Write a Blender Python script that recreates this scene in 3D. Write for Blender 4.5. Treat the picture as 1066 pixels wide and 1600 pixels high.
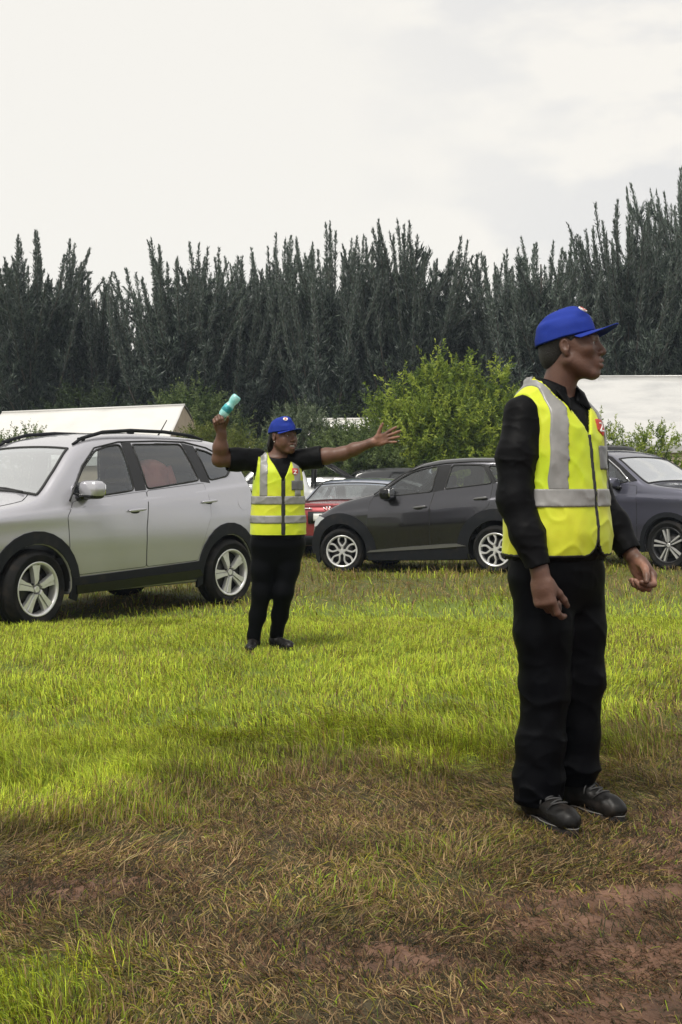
import bpy, bmesh, math, random
import numpy as np
from mathutils import Vector, Matrix

for _o in list(bpy.data.objects):
    bpy.data.objects.remove(_o)
SC = bpy.context.scene
COL = SC.collection
R = math.radians

# ------------------------------------------------------------------ camera, world, sun, exposure
CAM_H = 1.17
F_PX = 1800.0                      # focal length in pixels of the 1066 x 1600 photograph
cam = bpy.data.cameras.new('camera')
cam.sensor_fit = 'VERTICAL'
cam.sensor_height = 24.0
cam.lens = 24.0 * F_PX / 1600.0
cam.shift_y = -45.0 / 1600.0
cam.clip_start = 0.05
cam.clip_end = 2000
cam_o = bpy.data.objects.new('camera', cam)
COL.objects.link(cam_o)
cam_o.location = (0, 0, CAM_H)
cam_o.rotation_euler = (R(90), 0, 0)
SC.camera = cam_o

SUN_EL, SUN_AZ = R(60), R(212)     # azimuth clockwise from +Y (north); light comes from behind-left of the camera
world = bpy.data.worlds.new('World')
SC.world = world
world.use_nodes = True
wn, wl = world.node_tree.nodes, world.node_tree.links
wn.clear()


def wnode(t, **kw):
    n = wn.new(t)
    for k, v in kw.items():
        setattr(n, k, v)
    return n


w_out = wnode('ShaderNodeOutputWorld')
w_bg = wnode('ShaderNodeBackground')
w_bg.inputs['Strength'].default_value = 0.1
w_sky = wnode('ShaderNodeTexSky', sky_type='NISHITA')
w_sky.sun_disc = False
w_sky.sun_elevation = SUN_EL
w_sky.sun_rotation = SUN_AZ
w_sky.dust_density = 3.0
w_tc = wnode('ShaderNodeTexCoord')
w_map = wnode('ShaderNodeMapping')
w_map.inputs['Scale'].default_value = (1.0, 1.0, 2.6)
w_map.inputs['Location'].default_value = (0.35, 0.1, 0.42)
w_n1 = wnode('ShaderNodeTexNoise')
w_n1.inputs['Scale'].default_value = 5.0
w_n1.inputs['Detail'].default_value = 8
w_n1.inputs['Roughness'].default_value = 0.52
w_r1 = wnode('ShaderNodeValToRGB')
w_r1.color_ramp.elements[0].position = 0.46
w_r1.color_ramp.elements[0].color = (4.95, 4.88, 4.78, 1)
w_r1.color_ramp.elements[1].position = 0.56
w_r1.color_ramp.elements[1].color = (5.95, 5.72, 5.28, 1)
w_n2 = wnode('ShaderNodeTexNoise')
w_n2.inputs['Scale'].default_value = 1.5
w_n2.inputs['Detail'].default_value = 2
w_map2 = wnode('ShaderNodeMapping')
w_map2.inputs['Location'].default_value = (0.9, 0.2, 0.0)
w_r2 = wnode('ShaderNodeValToRGB')
w_r2.color_ramp.elements[0].position = 0.36
w_r2.color_ramp.elements[0].color = (1, 1, 1, 1)
w_r2.color_ramp.elements[1].position = 0.54
w_r2.color_ramp.elements[1].color = (0, 0, 0, 1)
w_m1 = wnode('ShaderNodeMix', data_type='RGBA')
w_m1.inputs[6].default_value = (5.80, 5.62, 5.22, 1)
w_m2 = wnode('ShaderNodeMix', data_type='RGBA')
w_m2.inputs[0].default_value = 0.94
wl.new(w_tc.outputs['Generated'], w_map.inputs[0])
wl.new(w_tc.outputs['Generated'], w_map2.inputs[0])
wl.new(w_map.outputs[0], w_n1.inputs['Vector'])
wl.new(w_map2.outputs[0], w_n2.inputs['Vector'])
wl.new(w_n1.outputs[0], w_r1.inputs[0])
w_sx = wnode('ShaderNodeSeparateXYZ')
w_ma = wnode('ShaderNodeMath', operation='MULTIPLY_ADD')
w_ma.inputs[1].default_value = -0.42        # the cloud bank lies towards +X
wl.new(w_tc.outputs['Generated'], w_sx.inputs[0])
wl.new(w_sx.outputs[0], w_ma.inputs[0])
wl.new(w_n2.outputs[0], w_ma.inputs[2])
wl.new(w_ma.outputs[0], w_r2.inputs[0])
wl.new(w_r2.outputs[0], w_m1.inputs[0])
wl.new(w_r1.outputs[0], w_m1.inputs[7])
wl.new(w_sky.outputs[0], w_m2.inputs[6])
wl.new(w_m1.outputs[2], w_m2.inputs[7])
wl.new(w_m2.outputs[2], w_bg.inputs['Color'])
wl.new(w_bg.outputs[0], w_out.inputs['Surface'])

sun = bpy.data.lights.new('sun', 'SUN')
sun.energy = 2.1
sun.angle = R(24)
sun.color = (1.0, 0.96, 0.88)
sun_o = bpy.data.objects.new('sun', sun)
COL.objects.link(sun_o)
_sd = Vector((math.sin(SUN_AZ) * math.cos(SUN_EL), math.cos(SUN_AZ) * math.cos(SUN_EL), math.sin(SUN_EL)))
sun_o.rotation_euler = _sd.to_track_quat('Z', 'Y').to_euler()
sun_o.location = (-20, -20, 40)

SC.view_settings.view_transform = 'Standard'
SC.view_settings.look = 'None'
SC.view_settings.exposure = 0.75
SC.view_settings.gamma = 1.0
SC.view_settings.use_curve_mapping = False
SC.render.engine = 'CYCLES'
SC.cycles.max_bounces = 8
SC.cycles.transparent_max_bounces = 16
SC.cycles.volume_bounces = 0
SC.cycles.caustics_reflective = False
SC.cycles.caustics_refractive = False

RNG = np.random.default_rng(7)


# ------------------------------------------------------------------ noise
def _hash(ix, iy, iz, seed):
    h = (ix.astype(np.int64) * 374761393 + iy.astype(np.int64) * 668265263 + iz.astype(np.int64) * 2147483647 + seed * 1274126177) & 0x7fffffff
    h = ((h ^ (h >> 13)) * 1274126177) & 0x7fffffff
    h = (h ^ (h >> 16)) & 0xffff
    return (h / 32767.5 - 1.0).astype(np.float32)


def vnoise(x, y, z=0.0, seed=0):
    """value noise in -1..1 (numpy arrays)"""
    x, y, z = np.broadcast_arrays(np.asarray(x, np.float32), np.asarray(y, np.float32), np.asarray(z, np.float32))
    fx, fy, fz = np.floor(x), np.floor(y), np.floor(z)
    ix, iy, iz = fx.astype(np.int32), fy.astype(np.int32), fz.astype(np.int32)
    u, v, w = x - fx, y - fy, z - fz
    u = u * u * (3 - 2 * u); v = v * v * (3 - 2 * v); w = w * w * (3 - 2 * w)
    def L(a, b, t): return a + (b - a) * t
    r0 = L(L(_hash(ix, iy, iz, seed), _hash(ix + 1, iy, iz, seed), u), L(_hash(ix, iy + 1, iz, seed), _hash(ix + 1, iy + 1, iz, seed), u), v)
    if not np.any(w):
        return r0
    r1 = L(L(_hash(ix, iy, iz + 1, seed), _hash(ix + 1, iy, iz + 1, seed), u), L(_hash(ix, iy + 1, iz + 1, seed), _hash(ix + 1, iy + 1, iz + 1, seed), u), v)
    return L(r0, r1, w)


def fbm(x, y, z=0.0, seed=0, n=3):
    s, a = 0, 1.0
    for k in range(n):
        s = s + a * vnoise(np.asarray(x) * 2 ** k, np.asarray(y) * 2 ** k, np.asarray(z) * 2 ** k, seed + k)
        a *= 0.5
    return s / (2 - 2 ** (1 - n))


def sstep(a, b, x):
    t = np.clip((np.asarray(x, float) - a) / (b - a), 0, 1)
    return t * t * (3 - 2 * t)


# ------------------------------------------------------------------ mesh helpers
def mesh_np(name, V, F, smooth=True, mats=(), attrs=None, mat_idx=None):
    """F: (n,3) or (n,4) int array, or a list of such arrays"""
    me = bpy.data.meshes.new(name)
    V = np.asarray(V, np.float32)
    Fs = F if isinstance(F, list) else [F]
    Fs = [np.asarray(f, np.int32) for f in Fs if len(f)]
    me.vertices.add(len(V))
    me.vertices.foreach_set('co', V.ravel())
    li = np.concatenate([f.ravel() for f in Fs])
    tot = np.concatenate([np.full(len(f), f.shape[1], np.int32) for f in Fs])
    st = np.concatenate([[0], np.cumsum(tot)[:-1]]).astype(np.int32)
    me.loops.add(len(li))
    me.loops.foreach_set('vertex_index', li)
    me.polygons.add(len(tot))
    me.polygons.foreach_set('loop_start', st)
    me.polygons.foreach_set('loop_total', tot)
    if mat_idx is not None:
        me.polygons.foreach_set('material_index', np.asarray(mat_idx, np.int32))
    me.polygons.foreach_set('use_smooth', np.full(len(tot), bool(smooth)))
    for k, a in (attrs or {}).items():
        a = np.asarray(a, np.float32)
        if a.ndim == 1:
            at = me.attributes.new(k, 'FLOAT', 'POINT')
            at.data.foreach_set('value', a)
        else:
            if a.shape[1] == 3:
                a = np.concatenate([a, np.ones((len(a), 1), np.float32)], 1)
            at = me.attributes.new(k, 'FLOAT_COLOR', 'POINT')
            at.data.foreach_set('color', a.ravel())
    for m in (mats if isinstance(mats, (list, tuple)) else [mats]):
        me.materials.append(m)
    me.update(calc_edges=True)
    return me


def link(name, me, parent=None, loc=None):
    o = bpy.data.objects.new(name, me)
    COL.objects.link(o)
    if parent is not None:
        o.parent = parent
    if loc is not None:
        o.location = loc
    return o


def empty(name, loc=(0, 0, 0), rz=0.0):
    o = bpy.data.objects.new(name, None)
    o.empty_display_size = 0.2
    COL.objects.link(o)
    o.location = loc
    o.rotation_euler = (0, 0, rz)
    return o


def tag(o, label=None, cat=None, group=None, kind=None):
    if label: o['label'] = label
    if cat: o['category'] = cat
    if group: o['group'] = group
    if kind: o['kind'] = kind
    return o


def bm_mesh(name, bm, mats, smooth=False, angle=None):
    me = bpy.data.meshes.new(name)
    bm.normal_update()
    bm.to_mesh(me)
    bm.free()
    for m in (mats if isinstance(mats, (list, tuple)) else [mats]):
        me.materials.append(m)
    if smooth:
        for p in me.polygons:
            p.use_smooth = True
        if angle is not None:
            me.set_sharp_from_angle(angle=R(angle))
    return me


def join_np(parts):
    """[(V,F)] -> V, F with F all quads or all tris"""
    Vs, Fs, n = [], [], 0
    for v, f in parts:
        Vs.append(v); Fs.append(np.asarray(f) + n); n += len(v)
    return np.concatenate(Vs), np.concatenate(Fs)


def tube_np(pts, radii, n=8, cap=True):
    """quad tube along a polyline"""
    P = np.asarray(pts, float)
    radii = np.broadcast_to(np.asarray(radii, float), (len(P),))
    T = np.gradient(P, axis=0)
    T /= np.linalg.norm(T, axis=1, keepdims=True) + 1e-12
    up = np.array([0, 0, 1.0]) if abs(T[0][2]) < 0.9 else np.array([1.0, 0, 0])
    V = []
    u = np.cross(T[0], up); u /= np.linalg.norm(u)
    ang = np.arange(n) * 2 * np.pi / n
    for i in range(len(P)):
        u = u - T[i] * np.dot(u, T[i]); u /= np.linalg.norm(u) + 1e-12
        w = np.cross(T[i], u)
        V.append(P[i] + radii[i] * (np.cos(ang)[:, None] * u + np.sin(ang)[:, None] * w))
    V = np.concatenate(V)
    F = []
    for i in range(len(P) - 1):
        for k in range(n):
            a, b = i * n + k, i * n + (k + 1) % n
            F.append((a, b, b + n, a + n))
    if cap:
        for base in (0, (len(P) - 1) * n):
            V = np.concatenate([V, V[base:base + n].mean(0)[None]])
            c = len(V) - 1
            for k in range(0, n, 2):
                q = (base + k, base + (k + 1) % n, base + (k + 2) % n)
                F.append((c,) + (q if base else q[::-1]))
    return V, np.array(F)


# ------------------------------------------------------------------ material helpers
def mat(name, col=(0.5, 0.5, 0.5), rough=0.6, metal=0.0, spec=0.5, coat=0.0, coat_rough=0.05, sheen=0.0, emis=None,
        noise=None, bump=None, attr=None, trans=0.0, alpha=1.0, mix_rough=None):
    """noise=(scale, other colour, lo, hi[, stretch]); bump=(scale, strength, distance); attr=name of colour attribute"""
    m = bpy.data.materials.new(name)
    m.use_nodes = True
    nt = m.node_tree
    N, L = nt.nodes, nt.links
    b = N['Principled BSDF']
    b.inputs['Base Color'].default_value = (*col, 1)
    b.inputs['Roughness'].default_value = rough
    b.inputs['Metallic'].default_value = metal
    b.inputs['Specular IOR Level'].default_value = spec
    b.inputs['Coat Weight'].default_value = coat
    b.inputs['Coat Roughness'].default_value = coat_rough
    b.inputs['Sheen Weight'].default_value = sheen
    b.inputs['Transmission Weight'].default_value = trans
    b.inputs['Alpha'].default_value = alpha
    tc = N.new('ShaderNodeTexCoord')
    src = None
    if attr:
        a = N.new('ShaderNodeAttribute'); a.attribute_name = attr
        src = a.outputs['Color']
        L.new(src, b.inputs['Base Color'])
    if noise:
        sc, c2, lo, hi = noise[:4]
        n = N.new('ShaderNodeTexNoise'); n.inputs['Scale'].default_value = sc; n.inputs['Detail'].default_value = 6
        if len(noise) > 4:
            mp = N.new('ShaderNodeMapping'); mp.inputs['Scale'].default_value = noise[4]
            L.new(tc.outputs['Object'], mp.inputs[0]); L.new(mp.outputs[0], n.inputs['Vector'])
        else:
            L.new(tc.outputs['Object'], n.inputs['Vector'])
        mr = N.new('ShaderNodeMapRange'); mr.inputs[1].default_value = lo; mr.inputs[2].default_value = hi
        L.new(n.outputs[0], mr.inputs[0])
        mx = N.new('ShaderNodeMix'); mx.data_type = 'RGBA'
        L.new(mr.outputs[0], mx.inputs[0])
        mx.inputs[6].default_value = (*col, 1)
        if src is not None:
            L.new(src, mx.inputs[6])
        mx.inputs[7].default_value = (*c2, 1)
        L.new(mx.outputs[2], b.inputs['Base Color'])
        if mix_rough is not None:
            m2 = N.new('ShaderNodeMapRange'); m2.inputs[1].default_value = lo; m2.inputs[2].default_value = hi
            m2.inputs[3].default_value = rough; m2.inputs[4].default_value = mix_rough
            L.new(n.outputs[0], m2.inputs[0]); L.new(m2.outputs[0], b.inputs['Roughness'])
    if bump:
        n = N.new('ShaderNodeTexNoise'); n.inputs['Scale'].default_value = bump[0]; n.inputs['Detail'].default_value = 5
        L.new(tc.outputs['Object'], n.inputs['Vector'])
        bp = N.new('ShaderNodeBump'); bp.inputs['Strength'].default_value = bump[1]; bp.inputs['Distance'].default_value = bump[2]
        L.new(n.outputs[0], bp.inputs['Height'])
        L.new(bp.outputs[0], b.inputs['Normal'])
    if emis:
        b.inputs['Emission Color'].default_value = (*emis[0], 1); b.inputs['Emission Strength'].default_value = emis[1]
    return m


def leaf_mat(name, col=None, attr=None, trans=0.35, rough=0.6, var=0.25, spec=0.3):
    """thin leaf: diffuse + translucent, colour from attribute or fixed, varied per object"""
    m = bpy.data.materials.new(name)
    m.use_nodes = True
    N, L = m.node_tree.nodes, m.node_tree.links
    b = N['Principled BSDF']; out = N['Material Output']
    b.inputs['Roughness'].default_value = rough
    b.inputs['Specular IOR Level'].default_value = spec
    if attr:
        a = N.new('ShaderNodeAttribute'); a.attribute_name = attr; c = a.outputs['Color']
    else:
        a = N.new('ShaderNodeRGB'); a.outputs[0].default_value = (*col, 1); c = a.outputs[0]
    oi = N.new('ShaderNodeObjectInfo')
    mr = N.new('ShaderNodeMapRange'); mr.inputs[3].default_value = 1 - var; mr.inputs[4].default_value = 1 + var
    L.new(oi.outputs['Random'], mr.inputs[0])
    hv = N.new('ShaderNodeHueSaturation')
    L.new(c, hv.inputs['Color']); L.new(mr.outputs[0], hv.inputs['Value'])
    L.new(hv.outputs[0], b.inputs['Base Color'])
    t = N.new('ShaderNodeBsdfTranslucent')
    L.new(hv.outputs[0], t.inputs['Color'])
    mx = N.new('ShaderNodeMixShader'); mx.inputs[0].default_value = trans
    L.new(b.outputs[0], mx.inputs[1]); L.new(t.outputs[0], mx.inputs[2])
    L.new(mx.outputs[0], out.inputs['Surface'])
    return m


# ------------------------------------------------------------------ ground
def gaus(x, y, cx, cy, rx, ry):
    return np.exp(-(((x - cx) / rx) ** 2 + ((y - cy) / ry) ** 2))


def zones(x, y):
    """lushness of the turf (0 dead .. 1 green) and bareness (mud) over the field"""
    n1 = fbm(x * 0.9, y * 0.9, seed=11, n=3)
    n2 = fbm(x * 2.7, y * 2.7, seed=21, n=3)
    n3 = fbm(x * 0.35, y * 0.5, seed=31, n=2)
    yy = y + 0.95 * n1 + 0.40 * n2 - 0.42 * np.clip(x, -2, 2)
    g = sstep(3.3, 5.7, yy) * (1 - 0.35 * sstep(0.05, 0.5, n3 + 0.5 * n2)) * (1 - 0.50 * sstep(11.6, 13.4, y + 0.9 * n1 - 0.7 * np.clip(x, -3, 0)))
    g = g * (0.96 - 0.32 * sstep(0.9, 2.6, x) * sstep(11, 6, y)) + 0.10 * n2 * sstep(3, 6, y)
    g += 1.0 * gaus(x, y, -0.72, 2.60, 0.27, 0.32)
    g += 0.62 * gaus(x, y, -1.12, 4.55, 0.85, 0.42)
    g += 0.22 * gaus(x, y, -0.02, 3.35, 0.45, 0.25)
    g += 0.06 * gaus(x, y, 0.35, 3.75, 0.35, 0.2)
    g += 0.05 * gaus(x, y, 0.80, 3.95, 0.45, 0.25)
    g = g * (1 - 0.9 * gaus(x, y, -0.80, 3.42, 0.42, 0.13)) * (1 - 0.6 * gaus(x, y, -0.1, 4.3, 0.6, 0.25))
    g = g + 0.30 * sstep(0.10, 0.55, n1) * sstep(3.6, 4.6, y) * sstep(6, 4.4, y)
    g = np.clip(g + 0.18 * n2 + 0.06 * n1, 0, 1)
    m = 0.98 * sstep(0.0, 0.6, x + 0.30 * n1) * sstep(3.80, 3.1, y + 0.25 * n2)
    m = np.maximum(m, 1.0 * gaus(x, y, 0.17, 2.82, 0.46, 0.18))
    m = np.maximum(m, 0.95 * gaus(x, y, 0.72, 2.72, 0.40, 0.14))
    m = np.maximum(m, 0.88 * gaus(x, y, 1.28, 3.75, 0.50, 0.70))
    g = g * (1 - 0.6 * gaus(x, y, 1.5, 4.4, 0.7, 0.7))
    m = np.maximum(m, 0.85 * gaus(x, y, -0.85, 3.36, 0.50, 0.13))
    m = np.maximum(m, 0.6 * gaus(x, y, -0.15, 2.95, 0.35, 0.10))
    m = np.maximum(m, 0.35 * gaus(x, y, -0.85, 3.80, 0.30, 0.10))
    m = np.clip(m + 0.30 * n2 * (m > 0.12), 0, 1)
    return g, m


def ground_h(x, y, fine=True):
    x = np.asarray(x, float); y = np.asarray(y, float)
    h = -0.09 * sstep(8.6, 10.6, y) + 0.05 * gaus(x, y, 2.4, 15.6, 1.3, 1.3) + 0.03 * gaus(x, y, 4.8, 16.2, 1.2, 1.2)
    h = h + 0.018 * vnoise(x * 0.7 + 3, y * 0.7, seed=5) * sstep(60, 20, y)
    if fine:
        near = sstep(9, 4, y)
        h = h + near * (0.012 * vnoise(x * 3.1, y * 4.3, seed=6) + 0.007 * vnoise(x * 9, y * 12, seed=7))
        _, m = zones(x, y)
        h = h + near * m * (0.022 * (fbm(x * 6, y * 10, seed=8, n=3)) + 0.010 * np.abs(vnoise(x * 26, y * 34, seed=9)) - 0.01)
    return h


def build_ground():
    def axis(lo, hi, fine_lo, fine_hi, step, grow):
        a = list(np.arange(fine_lo, fine_hi + step / 2, step))
        s = step
        while a[-1] < hi:
            s *= grow; a.append(min(a[-1] + s, hi))
        s = step; b = []
        c = fine_lo
        while c > lo:
            s *= grow; c = max(c - s, lo); b.append(c)
        return np.array(b[::-1] + a)
    xs = axis(-400, 400, -2.2, 2.2, 0.016, 1.11)
    ys = axis(-40, 700, 2.1, 5.4, 0.016, 1.05)
    X, Y = np.meshgrid(xs, ys, indexing='ij')
    Z = ground_h(X, Y)
    g, m = zones(X, Y)
    n = fbm(X * 14, Y * 14, seed=41, n=3)
    nb = fbm(X * 3.3, Y * 4.5, seed=45, n=3)
    soil = np.array([0.060, 0.047, 0.026])
    green = np.array([0.120, 0.160, 0.024])
    mud = np.array([0.165, 0.090, 0.058])
    mud_d = np.array([0.055, 0.032, 0.021])
    c = soil + (green - soil) * g[..., None]
    mm = mud_d + (mud - mud_d) * np.clip(0.55 + 0.55 * nb + 0.35 * n, 0, 1)[..., None]
    c = c + (mm - c) * sstep(0.2, 0.6, m)[..., None]
    c = c * (1 + 0.22 * n[..., None])
    V = np.stack([X, Y, Z], -1).reshape(-1, 3)
    nx, ny = len(xs), len(ys)
    idx = np.arange(nx * ny).reshape(nx, ny)
    F = np.stack([idx[:-1, :-1], idx[1:, :-1], idx[1:, 1:], idx[:-1, 1:]], -1).reshape(-1, 4)
    mt = mat('soil_and_mud', attr='tint', rough=0.85, spec=0.25, bump=(60, 0.8, 0.014))
    N, L = mt.node_tree.nodes, mt.node_tree.links
    a = N.new('ShaderNodeAttribute'); a.attribute_name = 'wet'
    mr = N.new('ShaderNodeMapRange'); mr.inputs[3].default_value = 0.9; mr.inputs[4].default_value = 0.48
    L.new(a.outputs['Fac'], mr.inputs[0]); L.new(mr.outputs[0], N['Principled BSDF'].inputs['Roughness'])
    wet = sstep(0.45, 0.8, m) * np.clip(0.5 + nb, 0, 1)
    me = mesh_np('ground', V, F, True, mt, {'tint': c.reshape(-1, 3), 'wet': wet.ravel()})
    tag(link('ground', me), 'open field with soil and reddish brown mud under the grass', None, None, 'structure')


build_ground()


# ------------------------------------------------------------------ grass
def blades(x, y, length, width, lean, az, bend, colr, flat, name, label, curl=None):
    """one mesh of curved blades; lean = outward tilt from vertical (rad)"""
    n = len(x)
    z = ground_h(x, y)
    dx, dy = np.cos(az), np.sin(az)
    px, py = -dy, dx
    a0, a1, a2 = lean, lean + bend * 0.5, lean + bend
    l1, l2 = length * 0.45, length * 0.55
    def pt(ox, oz, l, a):
        return ox + l * np.sin(a), oz + l * np.cos(a)
    h1, v1 = pt(0, 0, l1, a0)
    h2, v2 = pt(h1, v1, l2 * 0.5, a1)
    h3, v3 = pt(h2, v2, l2 * 0.5, a2)
    v1 = np.maximum(v1, 0.003); v2 = np.maximum(v2, 0.002 + flat); v3 = np.maximum(v3, 0.001)
    w = width / 2
    tw = RNG.uniform(-1.2, 1.2, n)
    ct, st = np.cos(tw), np.sin(tw)
    sx, sy, sz = px * ct, py * ct, st * 0.6
    V = np.empty((n, 5, 3), np.float32)
    def setv(k, h, v, s):
        V[:, k, 0] = x + dx * h + sx * w * s
        V[:, k, 1] = y + dy * h + sy * w * s
        V[:, k, 2] = z + v + sz * w * s - (0.006 if k < 2 else 0)
    setv(0, 0, 0, -0.8); setv(1, 0, 0, 0.8)
    setv(2, h2 * 0.9, v2 * 0.97, -0.75); setv(3, h2 * 0.9, v2 * 0.97, 0.75)
    V[:, 4, 0] = x + dx * h3; V[:, 4, 1] = y + dy * h3; V[:, 4, 2] = z + v3
    b = (np.arange(n) * 5)[:, None]
    Q = b + np.array([[0, 1, 3, 2]])
    T = b + np.array([[2, 3, 4]])
    C = np.repeat(colr[:, None, :], 5, 1).astype(np.float32)
    C[:, 4] *= 1.12
    me = mesh_np(name, V.reshape(-1, 3), [Q, T], True, MAT_GRASS, {'tint': C.reshape(-1, 3)})
    o = link(name, me)
    tag(o, label, None, None, 'stuff')
    return n


MAT_GRASS = leaf_mat('grass_blade', attr='tint', trans=0.42, rough=0.55, var=0.0, spec=0.25)
GP = {'lush': (0.385, 0.470, 0.066), 'mid': (0.170, 0.235, 0.028), 'olive': (0.175, 0.155, 0.034), 'straw': (0.275, 0.200, 0.110),
      'dead': (0.120, 0.072, 0.042), 'dark': (0.036, 0.032, 0.017), 'pale': (0.36, 0.28, 0.16)}
GP = {k: np.array(v) * ([1.08, 1.04, 0.62] if k in ('lush', 'mid', 'olive') else [1.05, 1.0, 0.86]) for k, v in GP.items()}


def scatter(n, y0, y1, margin=1.1):
    """random ground points with density falling evenly over the wedge the lens can see, plus a margin"""
    u = RNG.uniform(0, 1, n)
    y = np.sqrt(y0 ** 2 + u * (y1 ** 2 - y0 ** 2))
    x = RNG.uniform(-1, 1, n) * (0.31 * y + margin * 0.5)
    return x, y


def build_grass():
    def pick(n, w, names):
        w = np.stack(w, 1); w = np.maximum(w, 0); w = w / w.sum(1, keepdims=True)
        k = (RNG.uniform(0, 1, n)[:, None] > np.cumsum(w, 1)).sum(1)
        k = np.clip(k, 0, len(names) - 1)
        c = np.stack([GP[q] for q in names])[k]
        return c * RNG.normal(1, 0.24, (n, 1)).clip(0.45, 1.7) * RNG.normal(1, 0.05, (n, 3)).clip(0.8, 1.2)
    # clump field makes tufts
    def tuft(x, y):
        return vnoise(x * 5.5, y * 5.5, seed=61) * 0.6 + vnoise(x * 13, y * 13, seed=62) * 0.4
    for (n, y0, y1, lf, wd, nm) in ((340000, 2.3, 5.4, 1.0, 0.0034, 'near'), (210000, 5.2, 10.5, 1.0, 0.0062, 'middle'), (130000, 10.3, 26, 1.15, 0.011, 'far')):
        x, y = scatter(n, y0, y1)
        g, m = zones(x, y)
        t = tuft(x, y)
        keep = RNG.uniform(0, 1, n) < np.clip(1.0 - 0.50 * sstep(0.35, 0.8, m) + 0.45 * t, 0.10, 1)
        keep &= RNG.uniform(0, 1, n) < np.clip(0.75 + 0.6 * t, 0.25, 1)
        x, y, g, m, t = x[keep], y[keep], g[keep], m[keep], t[keep]
        n = len(x)
        up = sstep(0.25, 0.65, g + 0.25 * t + RNG.normal(0, 0.14, n))          # upright green against lying dead
        big = sstep(0.15, 0.6, vnoise(x * 1.7, y * 1.7, seed=63) + 0.25) * sstep(6.5, 4.6, y)
        big = np.maximum(big, 1.1 * gaus(x, y, -1.1, 4.65, 0.8, 0.35) * (0.6 + 0.8 * t))
        big = np.maximum(big, 0.7 * sstep(11.5, 13.5, y))
        ln = (0.034 + 0.044 * RNG.uniform(0, 1, n)) * (1 + 0.85 * big * up + 0.40 * t) * lf
        ln = np.where(up > 0.5, ln, (0.025 + 0.075 * RNG.uniform(0, 1, n) ** 1.6) * lf)
        ln *= np.where(m > 0.5, 0.75, 1) * np.where(up > 0.5, 1 - 0.42 * sstep(4.7, 4.1, y) * (x > -0.6), 1)
        pn = fbm(x * 1.9, y * 1.9, seed=67, n=3)
        ln *= 1 + 0.6 * pn * (y > 4.5)
        flow = 1.8 + 2.2 * vnoise(x * 1.1, y * 1.1, seed=64) + 1.1 * vnoise(x * 4, y * 4, seed=65)
        az = flow + RNG.normal(0, 0.95, n)
        lean = np.where(up > 0.5, np.abs(RNG.normal(0.42, 0.36, n)), np.abs(RNG.normal(1.42, 0.17, n))).clip(0, 1.56)
        bend = np.where(up > 0.5, RNG.uniform(0.2, 1.5, n), RNG.uniform(-0.25, 0.6, n))
        flat = np.where(up > 0.5, 0, RNG.uniform(0, 0.012, n))
        dry = sstep(11.0, 13.0, y)
        nz = fbm(x * 1.3, y * 1.3, seed=66, n=3)
        lush = sstep(0.30, 0.95, g)
        names = ['lush', 'mid', 'olive', 'straw', 'dead', 'dark', 'pale']
        w = [lush * (1 + 0.5 * nz), 0.30 * g + 0.05 + 0.6 * big * up, 0.60 * g * (1 - lush * 0.65) * (1 + 0.8 * nz) + 0.14 * (1 - m) + 0.65 * dry * (g > 0.1),
             (1 - g) * (0.36 - 0.25 * m) * (1 + 0.6 * nz) + 0.05 + 0.40 * dry, (1 - g) * (0.42 + 0.35 * m) * (1 - 0.5 * nz), (1 - g) * (0.26 + 0.75 * m), 0.06 * (1 - g) * (1 - m) + 0.07 * dry]
        col = pick(n, w, names)
        pv = fbm(x * 3.4, y * 4.6, seed=68, n=2)
        col = col * (1 + 0.30 * pn * sstep(4, 6, y) + 0.55 * pv * sstep(6, 4.5, y))[:, None].clip(0.35, 1.8)
        blades(x, y, ln, wd * RNG.uniform(0.6, 1.3, n), lean, az, bend, col, flat, 'grass', {
            'near': 'trampled straw brown and olive grass around the boots and the mud', 'middle': 'bright green grass in front of the parked cars',
            'far': 'longer yellowing grass around and under the parked cars'}[nm])


build_grass()


# ------------------------------------------------------------------ trees behind the field
def ribbons(P, D, L, W, rng, bend=0.25):
    """little kite-shaped leaf faces: base P, direction D, length L, width W -> V, F(quads)"""
    n = len(P)
    D = D / (np.linalg.norm(D, axis=1, keepdims=True) + 1e-9)
    r = rng.normal(0, 1, (n, 3))
    S = np.cross(D, r); S /= np.linalg.norm(S, axis=1, keepdims=True) + 1e-9
    N = np.cross(D, S)
    L = np.asarray(L)[:, None] if np.ndim(L) else np.full((n, 1), L)
    W = np.asarray(W)[:, None] if np.ndim(W) else np.full((n, 1), W)
    mid = P + D * L * 0.45
    V = np.stack([P, mid + S * W * 0.5, P + D * L + N * L * bend * rng.normal(0, 1, (n, 1)), mid - S * W * 0.5], 1)
    F = (np.arange(n) * 4)[:, None] + np.arange(4)[None]
    return V.reshape(-1, 3), F


MAT_BARK = mat('bark', (0.085, 0.075, 0.062), 0.9, noise=(14, (0.035, 0.03, 0.026), 0.4, 0.65, (1, 1, 0.2)), bump=(30, 0.6, 0.03))
MAT_NEEDLE = leaf_mat('pine_needles', attr='tint', trans=0.25, rough=0.6, var=0.16, spec=0.25)


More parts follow.
